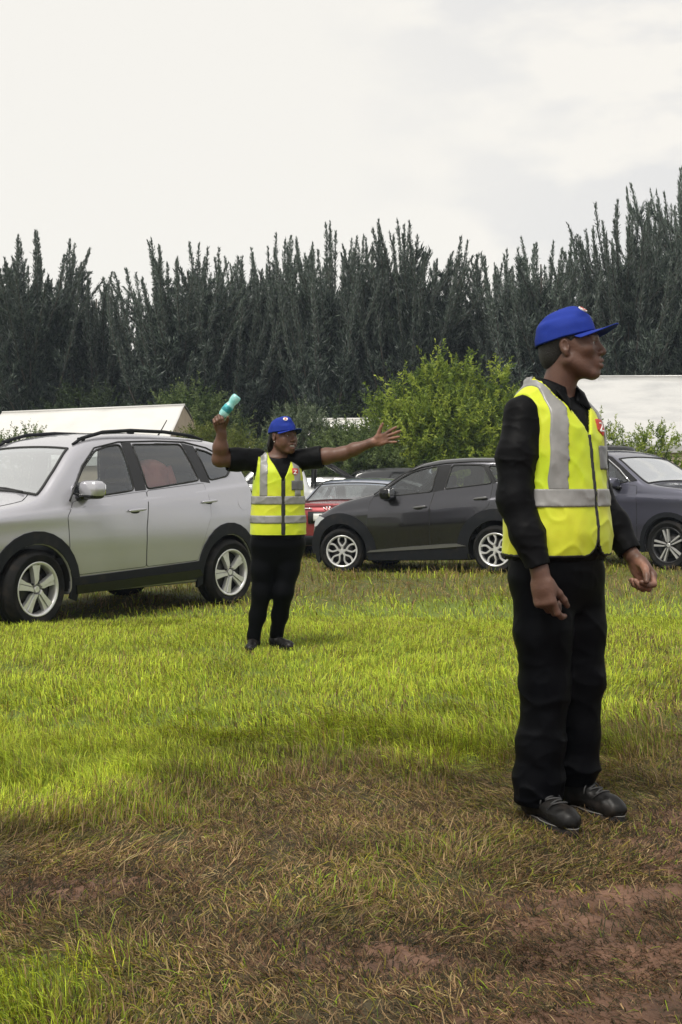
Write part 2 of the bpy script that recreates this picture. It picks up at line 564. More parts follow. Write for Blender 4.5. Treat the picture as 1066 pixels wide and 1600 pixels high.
def make_pine(seed, H, rad, leaders, openness=0.0):
    """tall row tree with many rising leaders that end in needle-clad candles"""
    rng = np.random.default_rng(seed)
    tubes = []
    tz = np.linspace(0, H * 0.9, 9)
    tx = np.cumsum(rng.normal(0, 0.10, 9)); ty = np.cumsum(rng.normal(0, 0.10, 9))
    tr = np.linspace(0.20, 0.03, 9)
    tpts = np.stack([tx - tx[0], ty - ty[0], tz - 0.3], 1)
    tubes.append(tube_np(tpts, tr, 7))
    P, D, Ln, Wd, C = [], [], [], [], []
    pal = np.array([[0.066, 0.092, 0.070], [0.112, 0.142, 0.112], [0.180, 0.205, 0.190], [0.020, 0.032, 0.028]])
    limbs = []
    for k in range(leaders):
        reach = rng.uniform() < 0.80
        h0 = H * (0.05 + (0.58 if reach else 0.70) * rng.uniform() ** 0.9)
        az = rng.uniform(0, 2 * np.pi)
        r1 = rad * (0.12 + 0.95 * np.sqrt(rng.uniform())) * (1 - 0.30 * h0 / H)
        top = H * (1.0 - 0.17 * (r1 / rad) ** 2 - 0.15 * rng.uniform() ** 0.9) if reach else h0 + (H - h0) * rng.uniform(0.2, 0.62)
        top = max(top, h0 + 0.9)
        base = np.array([np.interp(h0, tpts[:, 2], tpts[:, 0]), np.interp(h0, tpts[:, 2], tpts[:, 1]), h0])
        n = 12
        t = np.linspace(0, 1, n)
        out = r1 * (0.50 * (1 - (1 - t) ** 2.0) + 0.80 * t ** 1.2) + 0.14 * np.sin(t * 5 + k) * t
        pts = base + np.stack([np.cos(az) * out, np.sin(az) * out, (top - h0) * (0.12 * t + 0.88 * t ** 1.25)], 1)
        pts += np.cumsum(rng.normal(0, 0.018, (n, 3)), 0)
        limbs.append(tube_np(pts, np.linspace(0.045, 0.012, n), 4, cap=False))
        length = top - h0
        d_end = pts[-1] - pts[-3]; d_end /= np.linalg.norm(d_end)
        # candle: upright needles clothing the last stretch of the leader
        m = int(140 + 70 * min(length, 5))
        span = min(0.80, 3.2 / length)
        tt = 1 - span * rng.uniform(0, 1, m)
        cp = np.stack([np.interp(tt, t, pts[:, j]) for j in range(3)], 1)
        taper = 0.45 + 0.55 * np.clip((1 - tt) / span * 6.0, 0, 1)
        d = d_end * 1.0 + rng.normal(0, 0.36, (m, 3)) * taper[:, None]
        P.append(cp + rng.normal(0, 0.034, (m, 3)) * taper[:, None]); D.append(d)
        Ln.append(rng.uniform(0.10, 0.20, m) * (0.6 + 0.5 * taper)); Wd.append(rng.uniform(0.024, 0.042, m))
        C.append(pal[rng.choice([0, 1, 2], m, p=[0.25, 0.40, 0.35])])
        # side shoots, short candles of their own, filling the lower crown
        ns = int((5 + 4.0 * length) * (1 - 0.6 * openness))
        for s in range(ns):
            ts = rng.uniform(0.06, 0.58) if reach else rng.uniform(0.1, 0.95)
            b0 = np.array([np.interp(ts, t, pts[:, j]) for j in range(3)])
            a2 = rng.uniform(0, 2 * np.pi)
            l2 = rng.uniform(0.35, 1.0) * (1.15 - ts)
            dr = np.array([np.cos(a2) * 0.75, np.sin(a2) * 0.75, rng.uniform(0.25, 1.2)])
            q = int(18 + 14 * rng.uniform())
            u = rng.uniform(0.15, 1, q)
            cp = b0 + dr * l2 * u[:, None] + np.array([0, 0, 0.25]) * (l2 * u ** 2)[:, None] + rng.normal(0, 0.04, (q, 3))
            P.append(cp); D.append(dr * 0.8 + rng.normal(0, 0.45, (q, 3)) + [0, 0, 0.5])
            Ln.append(rng.uniform(0.14, 0.30, q)); Wd.append(rng.uniform(0.030, 0.058, q))
            C.append(pal[rng.choice([0, 1, 2, 3], q, p=[0.35, 0.3, 0.12, 0.23])])
    V, F = ribbons(np.concatenate(P), np.concatenate(D), np.concatenate(Ln), np.concatenate(Wd), rng)
    c = np.concatenate(C) * rng.normal(1, 0.15, (len(V) // 4, 1)).clip(0.6, 1.5)
    crown = mesh_np('crown', V, F, False, MAT_NEEDLE, {'tint': np.repeat(c, 4, 0)})
    tv, tf = tubes[0]
    trunk = mesh_np('trunk', tv, tf, True, MAT_BARK)
    lv, lf = join_np(limbs)
    limb = mesh_np('limb', lv, lf, True, MAT_BARK)
    return trunk, limb, crown


def build_pines():
    protos = [make_pine(101, 11.5, 2.2, 80), make_pine(102, 11.5, 2.5, 88), make_pine(103, 11.5, 2.0, 70), make_pine(104, 11.5, 2.8, 90),
              make_pine(105, 11.5, 1.9, 52, 0.8), make_pine(106, 11.5, 2.4, 82)]
    print('pine tris', [len(p[2].polygons) * 2 for p in protos])
    # X at 45 m, depth, height, prototype, label: the row read from left to right
    row = [(-14.2, 45, 11.3, 1, 'dark tree cut off by the edge above the pale tent roof end'),
           (-11.9, 44, 11.05, 0, 'hazy tree whose thin candle tops rise above the long white tent roof'),
           (-9.6, 46, 9.9, 5, 'tree with feathery leaning tips left of the dip in the row'),
           (-7.9, 47, 8.5, 2, 'short tree standing in the dip of the row'),
           (-6.4, 44, 10.75, 0, 'tree with the sharp single spires just right of the dip in the row'),
           (-4.6, 45, 10.5, 5, 'broad tree behind the raised water bottle'),
           (-2.7, 46, 11.3, 3, 'dense tree rising straight above the woman in the blue cap'),
           (-0.6, 44, 11.35, 0, 'tall tree with a cluster of upright tips right of the woman'),
           (1.2, 45, 11.1, 2, 'narrow tree above the outstretched arm'),
           (2.9, 44, 11.65, 1, 'tallest tree of the middle, above the bright green bush'),
           (4.9, 46, 10.7, 4, 'thin see-through tree with bare stems letting the sky through'),
           (6.3, 45, 10.7, 4, 'sparse pale-topped tree left of the man in the blue cap'),
           (7.8, 44, 11.0, 5, 'tree with ragged tips directly behind the man'),
           (9.5, 46, 9.5, 0, 'lower tree in the notch beside the highest tree'),
           (11.0, 44, 12.2, 3, 'spreading tree over the ridge of the big white tent'),
           (13.3, 44, 14.1, 1, 'highest tree of the row, over the big white tent'),
           (15.8, 45, 13.0, 3, 'tall tree at the far end of the row beyond the big tent')]
    rng = random.Random(5)
    back = [(x + 1.0, 49.5 + rng.uniform(-1, 1), 9.0 + rng.uniform(-.9, .2), k % 4,
             'second-row tree seen dark between the trunks ' + w) for k, (x, w) in enumerate((
                 (-15.2, 'above the tent roof end'), (-12.6, 'above the left tent roof'), (-10.2, 'over the middle of the left tent'), (-8.0, 'under the dip in the row'),
                 (-5.9, 'beside the left tent gable'), (-3.6, 'behind the water bottle'), (-1.3, 'behind the blue cap of the woman'), (0.8, 'over the outstretched arm'),
                 (3.0, 'behind the bright bush'), (5.2, 'left of the bright bush top'), (7.3, 'behind the cap of the man'), (9.6, 'over the left end of the big tent'),
                 (11.9, 'over the middle of the big tent'), (14.4, 'over the far end of the big tent')))]
    for i, (x, y, h, p, lab) in enumerate(row + back):
        r = empty('pine_tree', (x * y / 45.0, y, -0.1), rng.uniform(0, 6.28))
        s = h / 11.5
        sx = 1.0 + rng.uniform(-.06, .12)
        r.scale = (sx, sx, s)
        tag(r, lab, 'tree', 'row of tall trees behind the field')
        for nm, me in zip(('trunk', 'limb', 'crown'), protos[p]):
            o = link(nm, me, r)
            if nm != 'trunk':
                o['kind'] = 'stuff'


# ------------------------------------------------------------------ bushes
MAT_LEAF = leaf_mat('bush_leaf', attr='tint', trans=0.4, rough=0.5, var=0.0, spec=0.3)


def make_bush(name, loc, lobes, n_shoots, pal, leaf, seed, label, cat='bush', up=0.6, group=None):
    """lobes: (dx, dy, z, r) ellipsoid-ish clumps; shoots on and inside them carry leaflets; stems run from the root to each lobe"""
    rng = np.random.default_rng(seed)
    lob = np.array(lobes, float)
    far = 1.19 if loc[1] < 35 else 1.0          # the bushes stand a little farther off than the cars, larger in proportion
    root = empty(name, (loc[0] * far, loc[1] * far, loc[2]))
    root.scale = (far, far, far)
    tag(root, label, cat, group)
    st = []
    for dx, dy, z, r in lobes:
        t = np.linspace(0, 1, 6)[:, None]
        p = np.array([[0, 0, -0.1]]) * (1 - t) + np.array([[dx, dy, z]]) * t
        p[:, :2] *= t ** 0.6
        st.append(tube_np(p + rng.normal(0, 0.02, p.shape) * t, np.linspace(0.05, 0.012, 6), 5, cap=False))
    v, f = join_np(st)
    link('stem', mesh_np('stem', v, f, True, MAT_BARK), root)['kind'] = 'stuff'
    wgt = lob[:, 3] ** 2
    k = rng.choice(len(lob), n_shoots, p=wgt / wgt.sum())
    d = rng.normal(0, 1, (n_shoots, 3)); d[:, 2] += 0.25
    d /= np.linalg.norm(d, axis=1, keepdims=True)
    rr = lob[k, 3] * rng.uniform(0.35, 1.02, n_shoots) ** 0.5
    c = lob[k, :3] + d * rr[:, None] * np.array([1, 1, 0.9])
    ok = c[:, 2] > 0.05
    c, d, k = c[ok], d[ok], k[ok]
    sd = d * 0.8 + [0, 0, up] + rng.normal(0, 0.25, d.shape)
    sd /= np.linalg.norm(sd, axis=1, keepdims=True)
    q = 26
    n = len(c)
    sl = leaf * rng.uniform(3.0, 6.5, n)
    u = rng.uniform(0.05, 1, (n, q))
    P = c[:, None, :] + sd[:, None, :] * (sl[:, None] * u)[..., None]
    rnd = rng.normal(0, 1, (n, q, 3))
    D = sd[:, None, :] * 0.7 + rnd * 0.75
    P = P.reshape(-1, 3); D = D.reshape(-1, 3)
    L = (leaf * rng.uniform(0.7, 1.4, (n, q)) * (1.15 - 0.5 * u)).ravel()
    tone = rng.uniform(0, 1, n)
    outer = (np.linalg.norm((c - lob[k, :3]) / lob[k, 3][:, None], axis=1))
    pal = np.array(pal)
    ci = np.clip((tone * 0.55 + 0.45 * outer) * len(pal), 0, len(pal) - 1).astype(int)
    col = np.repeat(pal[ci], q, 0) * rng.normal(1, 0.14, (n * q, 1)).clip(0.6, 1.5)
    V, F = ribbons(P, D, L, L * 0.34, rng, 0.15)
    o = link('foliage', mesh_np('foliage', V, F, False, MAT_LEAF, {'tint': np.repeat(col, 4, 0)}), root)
    o['kind'] = 'stuff'
    return root


def lob_cloud(seed, n, w, dpt, h, r0, r1):
    rng = np.random.default_rng(seed)
    out = []
    for i in range(n):
        u = rng.uniform(-1, 1)
        z = h * rng.uniform(0.2, 1.0) * np.sqrt(max(0.05, 1 - 0.75 * u * u))
        out.append((u * w, rng.uniform(-1, 1) * dpt, z, rng.uniform(r0, r1)))
    return out


def build_bushes():
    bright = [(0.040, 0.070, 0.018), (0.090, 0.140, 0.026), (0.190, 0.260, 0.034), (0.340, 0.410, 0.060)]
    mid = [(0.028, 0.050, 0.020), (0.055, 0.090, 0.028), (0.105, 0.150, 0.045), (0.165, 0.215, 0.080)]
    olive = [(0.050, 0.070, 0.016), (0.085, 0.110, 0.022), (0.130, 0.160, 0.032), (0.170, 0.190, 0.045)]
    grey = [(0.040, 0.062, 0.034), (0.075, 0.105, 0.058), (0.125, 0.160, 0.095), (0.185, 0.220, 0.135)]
    # large bright bush: shoots stand up in pointed lobes
    L = [(-1.15, 0.1, 2.50, .34), (-0.60, 0, 2.75, .40), (0.10, 0, 2.95, .44), (0.42, .1, 3.38, .28), (0.02, 0, 3.62, .20), (-0.82, 0, 3.22, .22), (-1.42, 0, 2.75, .18), (0.85, 0.2, 2.85, .34), (-0.25, 0, 3.25, .22), (0.75, 0, 3.30, .18),
         (1.28, 0.1, 2.75, .30), (1.36, 0.1, 3.32, .20), (1.62, 0.1, 2.95, .18), (-1.3, 0, 2.0, .5), (-.6, -.3, 2.0, .65), (.2, -.4, 2.2, .7), (.9, -.3, 2.1, .65), (1.4, 0, 2.0, .55), (-1.2, -.2, 1.3, .6),
         (-.4, -.5, 1.2, .7), (.5, -.5, 1.2, .75), (1.3, -.3, 1.1, .7), (-1.5, .1, .7, .5), (0, -.5, .5, .7), (1.5, 0, .5, .6)]
    make_bush('bush', (2.35, 27.0, -0.1), L, 2500, bright, 0.115, 201, 'big bright green bush with pointed light tips behind the dark car', up=0.75)
    make_bush('bush', (-2.75, 25.5, -0.1), lob_cloud(5, 16, 1.15, .5, 1.75, .4, .62), 1500, olive, 0.075, 202, 'rounded yellow-green bush behind the raised arm with the bottle', up=0.35)
    make_bush('bush', (-0.75, 26.5, -0.1), lob_cloud(6, 14, .8, .4, 2.45, .35, .55), 1300, grey, 0.08, 203, 'grey-green bush with upright stems behind the blue cap of the woman', up=0.9)
    make_bush('bush', (0.45, 26.0, -0.1), lob_cloud(7, 18, 1.1, .5, 1.95, .35, .6), 1700, mid, 0.08, 204, 'loose mid green bush below the outstretched arm and the low white tent', up=0.6)
    make_bush('bush', (3.95, 28.2, -0.1), lob_cloud(8, 14, .9, .5, 2.6, .4, .6), 1200, mid, 0.085, 205, 'dark green bush between the bright bush and the shoulder of the man', up=0.5)
    make_bush('bush', (6.7, 26.0, -0.1), [(-.75, 0, 1.85, .3), (-.35, 0, 2.0, .25), (0, 0, 1.75, .35), (.4, 0, 1.95, .3), (.7, 0, 1.8, .25), (-.9, .1, 2.15, .25), (0, 0, 1.2, .6), (-.7, 0, 1.2, .55), (.6, 0, 1.2, .5), (-.2, -.1, .6, .6)],
              600, bright, 0.075, 206, 'small leafy bush in front of the lower edge of the big white tent', up=0.7)
    make_bush('bush', (-7.1, 25.5, -0.1), [(-.25, 0, 1.75, .28), (.1, 0, 1.9, .22), (.3, 0, 2.0, .16), (0, 0, 1.2, .5), (0, 0, .6, .5)], 350, mid, 0.07, 207, 'bush top showing over the roof of the silver car before the white tent', up=0.8)
    make_bush('bush', (-4.9, 41.0, -0.1), lob_cloud(10, 18, 1.7, .5, 4.2, .6, .95), 1100, mid, 0.13, 208, 'dark undergrowth bush at the foot of the trees left of the bottle', up=0.4)
    make_bush('bush', (0.2, 41.0, -0.1), lob_cloud(11, 20, 2.4, .5, 3.8, .6, .95), 1200, [(0.018, .03, .012), (0.03, .046, .018), (.045, .07, .026)], 0.13, 209, 'dark undergrowth bush at the foot of the trees above the low white tent', up=0.4)
    make_bush('bush', (5.2, 41.0, -0.1), lob_cloud(12, 20, 2.4, .5, 3.9, .6, .95), 1200, [(0.018, .03, .012), (0.03, .046, .018), (.045, .07, .026)], 0.13, 210, 'dark undergrowth bush at the foot of the trees behind the man', up=0.4)
    make_bush('bush', (-9.5, 41.0, -0.1), lob_cloud(13, 20, 2.6, .5, 3.9, .6, .95), 1200, [(0.018, .03, .012), (0.03, .046, .018), (.045, .07, .026)], 0.13, 211, 'dark undergrowth bush at the foot of the trees over the left tent', up=0.4)


# ------------------------------------------------------------------ tents
MAT_TENT = mat('white_tent_cloth', (0.57, 0.56, 0.54), 0.5, noise=(1.3, (0.50, 0.49, 0.47), 0.45, 0.8), bump=(3.5, 0.25, 0.05))
MAT_TENT_G = mat('glossy_tent_cloth', (0.47, 0.465, 0.455), 0.32, noise=(0.9, (0.36, 0.36, 0.36), 0.45, 0.75, (1, 2, 4)), bump=(2.2, 0.5, 0.08), coat=0.25)
MAT_CANVAS = mat('beige_canvas', (0.50, 0.42, 0.32), 0.8, noise=(2, (0.40, 0.33, 0.25), 0.4, 0.7))


def make_tent(loc, yaw, length, depth, eave, ridge, label, m_roof, sag=0.05, hip=0.0, skew=0.0, seed=0):
    """ridge tent: ridge along local x from 0 to length, two roof sheets, gable walls, side walls, ridge seam"""
    r = empty('tent', loc, yaw)
    tag(r, label, 'tent')
    for sgn, nm in ((-1, 'roof'), (1, 'roof')):
        nu, nv = 60, 14
        u = np.linspace(0, 1, nu); v = np.linspace(0, 1, nv)
        U, W = np.meshgrid(u, v, indexing='ij')
        x0 = -hip * W; x1 = length + hip * W
        X = x0 + (x1 - x0) * U
        Yv = sgn * W * depth
        Z = ridge + (eave - ridge) * W - sag * np.sin(W * np.pi) * (1 + 0.3 * np.cos(U * 14)) + 0.03 * sstep(0.0, 0.15, W) * fbm(X * 1.1, Yv * 0.9, seed=seed + 70, n=3)
        Z += 0.05 * sstep(0.30, 0.1, W) * sstep(0.0, 0.1, W) * vnoise(X * 2.2 + Yv * 1.4, Yv * 0.5, seed=seed + 71)
        V = np.stack([X, Yv, Z], -1).reshape(-1, 3)
        idx = np.arange(nu * nv).reshape(nu, nv)
        F = np.stack([idx[:-1, :-1], idx[1:, :-1], idx[1:, 1:], idx[:-1, 1:]], -1).reshape(-1, 4)
        if sgn < 0:
            F = F[:, ::-1]
        V2 = V - [0, 0, 0.012]
        n = len(V)
        rim = np.concatenate([idx[:, 0], idx[-1, 1:], idx[::-1, -1][1:], idx[0, ::-1][1:]])
        S = np.stack([rim[:-1], rim[1:], rim[1:] + n, rim[:-1] + n], 1)
        link(nm, mesh_np(nm, np.concatenate([V, V2]), [F, F[:, ::-1] + n, S], True, m_roof), r)
    # ridge seam, eave valance, gables and walls
    v, f = tube_np([(-hip * 0, 0, ridge + 0.0), (length, 0, ridge + 0.0)], 0.035, 8)
    link('ridge_seam', mesh_np('ridge_seam', v, f, True, m_roof), r)
    for sgn in (-1, 1):
        bm = bmesh.new()
        a = [bm.verts.new(p) for p in ((-hip, sgn * (depth + .012), eave), (length + hip, sgn * (depth + .012), eave), (length + hip, sgn * (depth + .012), eave - 0.22), (-hip, sgn * (depth + .012), eave - 0.22))]
        bm.faces.new(a)
        link('valance', bm_mesh('valance', bm, m_roof), r)
        bm = bmesh.new()
        a = [bm.verts.new(p) for p in ((-hip + .05, sgn * (depth - .08), eave - .03), (length + hip - .05, sgn * (depth - .08), eave - .03), (length + hip - .05, sgn * (depth - .08), 0), (-hip + .05, sgn * (depth - .08), 0))]
        bm.faces.new(a)
        link('side_wall', bm_mesh('side_wall', bm, MAT_CANVAS), r)
    for x, xe in ((0.03, -hip + .03), (length - 0.03, length + hip - .03)):
        bm = bmesh.new()
        a = [bm.verts.new(p) for p in ((xe, -depth + .1, 0), (xe, depth - .1, 0), (xe, depth - .1, eave - .04), (x, 0, ridge - .05), (xe, -depth + .1, eave - .04))]
        bm.faces.new(a)
        link('gable', bm_mesh('gable', bm, MAT_CANVAS), r)
    return r


make_tent((-10.2, 35.0, -0.10), R(-9), 5.75, 3.0, 1.85, 3.42, 'long low white tent with a beige gable behind the silver car', MAT_TENT, 0.06, 0.15, seed=1).rotation_euler[1] = R(-1.7)
make_tent((-0.95, 36.5, -0.1), R(-4), 3.0, 2.4, 2.0, 3.30, 'small white tent roof half hidden by the bushes above the outstretched arm', MAT_TENT, 0.05, 0.1, seed=2)
make_tent((6.75, 36.0, -0.1), R(-2), 11.0, 3.6, 2.35, 4.60, 'big glossy white tent behind the man', MAT_TENT_G, 0.10, 0.0, seed=3)
build_pines()
build_bushes()


# ------------------------------------------------------------------ implicit modelling: fields on a rectilinear grid, meshed by surface nets
def catmull(zk, vk, z):
    """smooth monotone-ish interpolation through keys"""
    zk = np.asarray(zk, float); vk = np.asarray(vk, float)
    z = np.clip(np.asarray(z, float), zk[0], zk[-1])
    i = np.clip(np.searchsorted(zk, z) - 1, 0, len(zk) - 2)
    h = np.diff(zk); s = np.diff(vk) / h
    m = np.empty(len(zk)); m[0] = s[0]; m[-1] = s[-1]
    for k in range(1, len(zk) - 1):
        m[k] = 0 if s[k - 1] * s[k] <= 0 else 2 * s[k - 1] * s[k] / (s[k - 1] + s[k])
    t = (z - zk[i]) / h[i]
    t2, t3 = t * t, t * t * t
    return (2 * t3 - 3 * t2 + 1) * vk[i] + (t3 - 2 * t2 + t) * h[i] * m[i] + (-2 * t3 + 3 * t2) * vk[i + 1] + (t3 - t2) * h[i] * m[i + 1]


def smin(a, b, k):
    if k <= 0:
        return np.minimum(a, b)
    h = np.maximum(k - np.abs(a - b), 0) / k
    return np.minimum(a, b) - h * h * k * 0.25


def smax(a, b, k):
    return -smin(-a, -b, k)


def grid_axis(lo, hi, h, fine=()):
    """axis from lo to hi, step h, with [(lo, hi, step)] finer spans"""
    out = [lo]
    while out[-1] < hi:
        s = h
        for a, b, f in fine:
            if a <= out[-1] < b:
                s = min(s, f)
            elif out[-1] < a and out[-1] + s > a:
                s = min(s, max(f, a - out[-1]))
        out.append(out[-1] + s)
    return np.array(out, np.float32)


class SDF:
    def __init__(s, xs, ys, zs, big=0.08):
        s.ax = [np.asarray(a, np.float32) for a in (xs, ys, zs)]
        s.F = np.full([len(a) for a in s.ax], big, np.float32)

    def blk(s, lo, hi):
        sl = []
        for a, l, h in zip(s.ax, lo, hi):
            i0 = max(int(np.searchsorted(a, l)) - 1, 0); i1 = min(int(np.searchsorted(a, h)) + 1, len(a))
            sl.append(slice(i0, max(i1, i0 + 1)))
        x = s.ax[0][sl[0]][:, None, None]; y = s.ax[1][sl[1]][None, :, None]; z = s.ax[2][sl[2]][None, None, :]
        return tuple(sl), x, y, z

    def put(s, sl, d, k=0.0, op='u'):
        if op == 'u':
            s.F[sl] = smin(s.F[sl], d, k)
        elif op == 's':
            s.F[sl] = smax(s.F[sl], -d, k)
        elif op == 'i':
            s.F[sl] = smax(s.F[sl], d, k)

    def cone(s, a, b, ra, rb, k=0.0, op='u', flat=None):
        """tapered capsule; flat=(axis vector, factor) squeezes it along an axis"""
        a = np.asarray(a, float); b = np.asarray(b, float)
        r = max(ra, rb) + k + 0.012
        sl, x, y, z = s.blk(np.minimum(a, b) - r, np.maximum(a, b) + r)
        d = b - a; L2 = float(d @ d) + 1e-12
        px, py, pz = x - a[0], y - a[1], z - a[2]
        t = np.clip((px * d[0] + py * d[1] + pz * d[2]) / L2, 0, 1)
        qx, qy, qz = px - t * d[0], py - t * d[1], pz - t * d[2]
        if flat is not None:
            n = np.asarray(flat[0], float); n /= np.linalg.norm(n)
            dn = qx * n[0] + qy * n[1] + qz * n[2]
            e = (1 / flat[1] ** 2 - 1)
            dist = np.sqrt(np.maximum(qx * qx + qy * qy + qz * qz + e * dn * dn, 0))
        else:
            dist = np.sqrt(qx * qx + qy * qy + qz * qz)
        s.put(sl, (dist - (ra + (rb - ra) * t)).astype(np.float32), k, op)

    def chain(s, pts, radii, k=0.0, op='u', flat=None):
        for i in range(len(pts) - 1):
            s.cone(pts[i], pts[i + 1], radii[i], radii[i + 1], k if i == 0 else min(k, 0.6 * radii[i]), op, flat)

    def _loc(s, c, Rm, ext, k):
        Rm = np.eye(3) if Rm is None else np.asarray(Rm, float)
        c = np.asarray(c, float)
        e = np.abs(Rm) @ np.asarray(ext, float) + k + 0.012
        sl, x, y, z = s.blk(c - e, c + e)
        dx, dy, dz = x - c[0], y - c[1], z - c[2]
        return sl, [Rm[0, j] * dx + Rm[1, j] * dy + Rm[2, j] * dz for j in range(3)]

    def ell(s, c, r, Rm=None, k=0.0, op='u'):
        sl, (u, v, w) = s._loc(c, Rm, r, k)
        k0 = np.sqrt((u / r[0]) ** 2 + (v / r[1]) ** 2 + (w / r[2]) ** 2)
        k1 = np.sqrt((u / r[0] ** 2) ** 2 + (v / r[1] ** 2) ** 2 + (w / r[2] ** 2) ** 2) + 1e-9
        s.put(sl, (k0 * (k0 - 1) / k1).astype(np.float32), k, op)

    def box(s, c, h, Rm=None, rnd=0.0, k=0.0, op='u'):
        sl, q = s._loc(c, Rm, h, k)
        q = [np.abs(a) - (hh - rnd) for a, hh in zip(q, h)]
        o = np.sqrt(np.maximum(q[0], 0) ** 2 + np.maximum(q[1], 0) ** 2 + np.maximum(q[2], 0) ** 2)
        s.put(sl, (o + np.minimum(np.maximum(np.maximum(q[0], q[1]), q[2]), 0) - rnd).astype(np.float32), k, op)

    def loft(s, zk, cx, cy, a, b, n=2.0, k=0.0, op='u', off=0.0):
        """upright body: elliptic sections keyed over height"""
        A = max(a) + off; B = max(b) + off
        sl, x, y, z = s.blk((min(cx) - A - .02, min(cy) - B - .02, zk[0] - .03), (max(cx) + A + .02, max(cy) + B + .02, zk[-1] + .03))
        zz = z.ravel()
        K = lambda v: catmull(zk, v, zz)[None, None, :].astype(np.float32)
        aa, bb = K(a) + off, K(b) + off
        dx, dy = x - K(cx), y - K(cy)
        q = (np.abs(dx / aa) ** n + np.abs(dy / bb) ** n) ** (1 / n)
        g = np.sqrt((dx / aa ** 2) ** 2 + (dy / bb ** 2) ** 2) + 1e-6
        d = np.where(q > 0.3, q * (q - 1) / g * np.minimum(1, 1), -np.minimum(aa, bb) * 0.7)
        d = np.clip(d, -0.2, 0.2)
        d = np.maximum(d, np.maximum(zk[0] - z, z - zk[-1]))
        s.put(sl, d.astype(np.float32), k, op)

    def nets(s, F=None):
        return surface_nets(s.F if F is None else F, *s.ax)


def surface_nets(F, xs, ys, zs):
    ins = F < 0
    c = np.zeros([n - 1 for n in F.shape], np.uint8)
    for i in (0, 1):
        for j in (0, 1):
            for k in (0, 1):
                c += ins[i:F.shape[0] - 1 + i, j:F.shape[1] - 1 + j, k:F.shape[2] - 1 + k]
    act = (c > 0) & (c < 8)
    I, J, K = np.nonzero(act)
    n = len(I)
    corner = np.array([(i, j, k) for i in (0, 1) for j in (0, 1) for k in (0, 1)])
    val = np.stack([F[I + i, J + j, K + k] for i, j, k in corner], 1)
    acc = np.zeros((n, 3)); cnt = np.zeros(n)
    for p in range(8):
        for q in range(p + 1, 8):
            d = corner[q] - corner[p]
            if np.abs(d).sum() != 1:
                continue
            a, b = val[:, p], val[:, q]
            cr = (a < 0) != (b < 0)
            t = np.where(cr, a / np.where(cr, a - b, 1), 0)
            pt = corner[p] + t[:, None] * d
            acc += pt * cr[:, None]; cnt += cr
    pos = acc / np.maximum(cnt, 1)[:, None] + np.stack([I, J, K], 1)
    V = np.stack([np.interp(pos[:, a], np.arange(len(x)), x) for a, x in enumerate((xs, ys, zs))], 1)
    idx = np.full(act.shape, -1, np.int32)
    idx[I, J, K] = np.arange(n)
    Fs = []
    for ax in range(3):
        a0 = [slice(1, -1)] * 3; a1 = [slice(1, -1)] * 3
        a0[ax] = slice(0, -1); a1[ax] = slice(1, None)
        e0, e1 = ins[tuple(a0)], ins[tuple(a1)]
        x = e0 != e1
        G = np.nonzero(x)
        if not len(G[0]):
            continue
        off = [1, 1, 1]; off[ax] = 0
        P = [G[a] + off[a] for a in range(3)]
        o1, o2 = [a for a in range(3) if a != ax]
        def at(d1, d2):
            q = list(P); q[o1] = q[o1] - d1; q[o2] = q[o2] - d2
            return idx[q[0], q[1], q[2]]
        quad = np.stack([at(0, 0), at(1, 0), at(1, 1), at(0, 1)], 1)
        flip = e0[G] if ax != 1 else ~e0[G]
        quad[~flip] = quad[~flip][:, ::-1]
        Fs.append(quad)
    Q = np.concatenate(Fs)
    Q = Q[(Q >= 0).all(1)]
    return V, Q


def biggest(V, Q, keep_min=0.02):
    """drop crumbs: keep connected pieces holding more than keep_min of the vertices"""
    n = len(V)
    lab = np.arange(n)
    e = np.concatenate([Q[:, [0, 1]], Q[:, [1, 2]], Q[:, [2, 3]], Q[:, [3, 0]]])
    while True:
        m = np.minimum(lab[e[:, 0]], lab[e[:, 1]])
        new = lab.copy()
        np.minimum.at(new, e[:, 0], m); np.minimum.at(new, e[:, 1], m)
        new = new[new]
        if (new == lab).all():
            break
        lab = new
    u, inv, cnt = np.unique(lab, return_inverse=True, return_counts=True)
    ok = cnt[inv] > keep_min * n
    mp = np.cumsum(ok) - 1
    Q = Q[ok[Q].all(1)]
    return V[ok], mp[Q]


def relax(V, Q, it=2, f=0.5):
    e = np.concatenate([Q[:, [0, 1]], Q[:, [1, 2]], Q[:, [2, 3]], Q[:, [3, 0]]])
    e = np.concatenate([e, e[:, ::-1]])
    deg = np.bincount(e[:, 0], minlength=len(V)).astype(float)[:, None]
    for _ in range(it):
        S = np.stack([np.bincount(e[:, 0], weights=V[e[:, 1], j], minlength=len(V)) for j in range(3)], 1)
        V = V + f * (S / np.maximum(deg, 1) - V)
    return V


def rotz(a):
    c, s = math.cos(a), math.sin(a)
    return np.array([[c, -s, 0], [s, c, 0], [0, 0, 1.0]])


def rotx(a):
    c, s = math.cos(a), math.sin(a)
    return np.array([[1.0, 0, 0], [0, c, -s], [0, s, c]])


def roty(a):
    c, s = math.cos(a), math.sin(a)
    return np.array([[c, 0, s], [0, 1.0, 0], [-s, 0, c]])


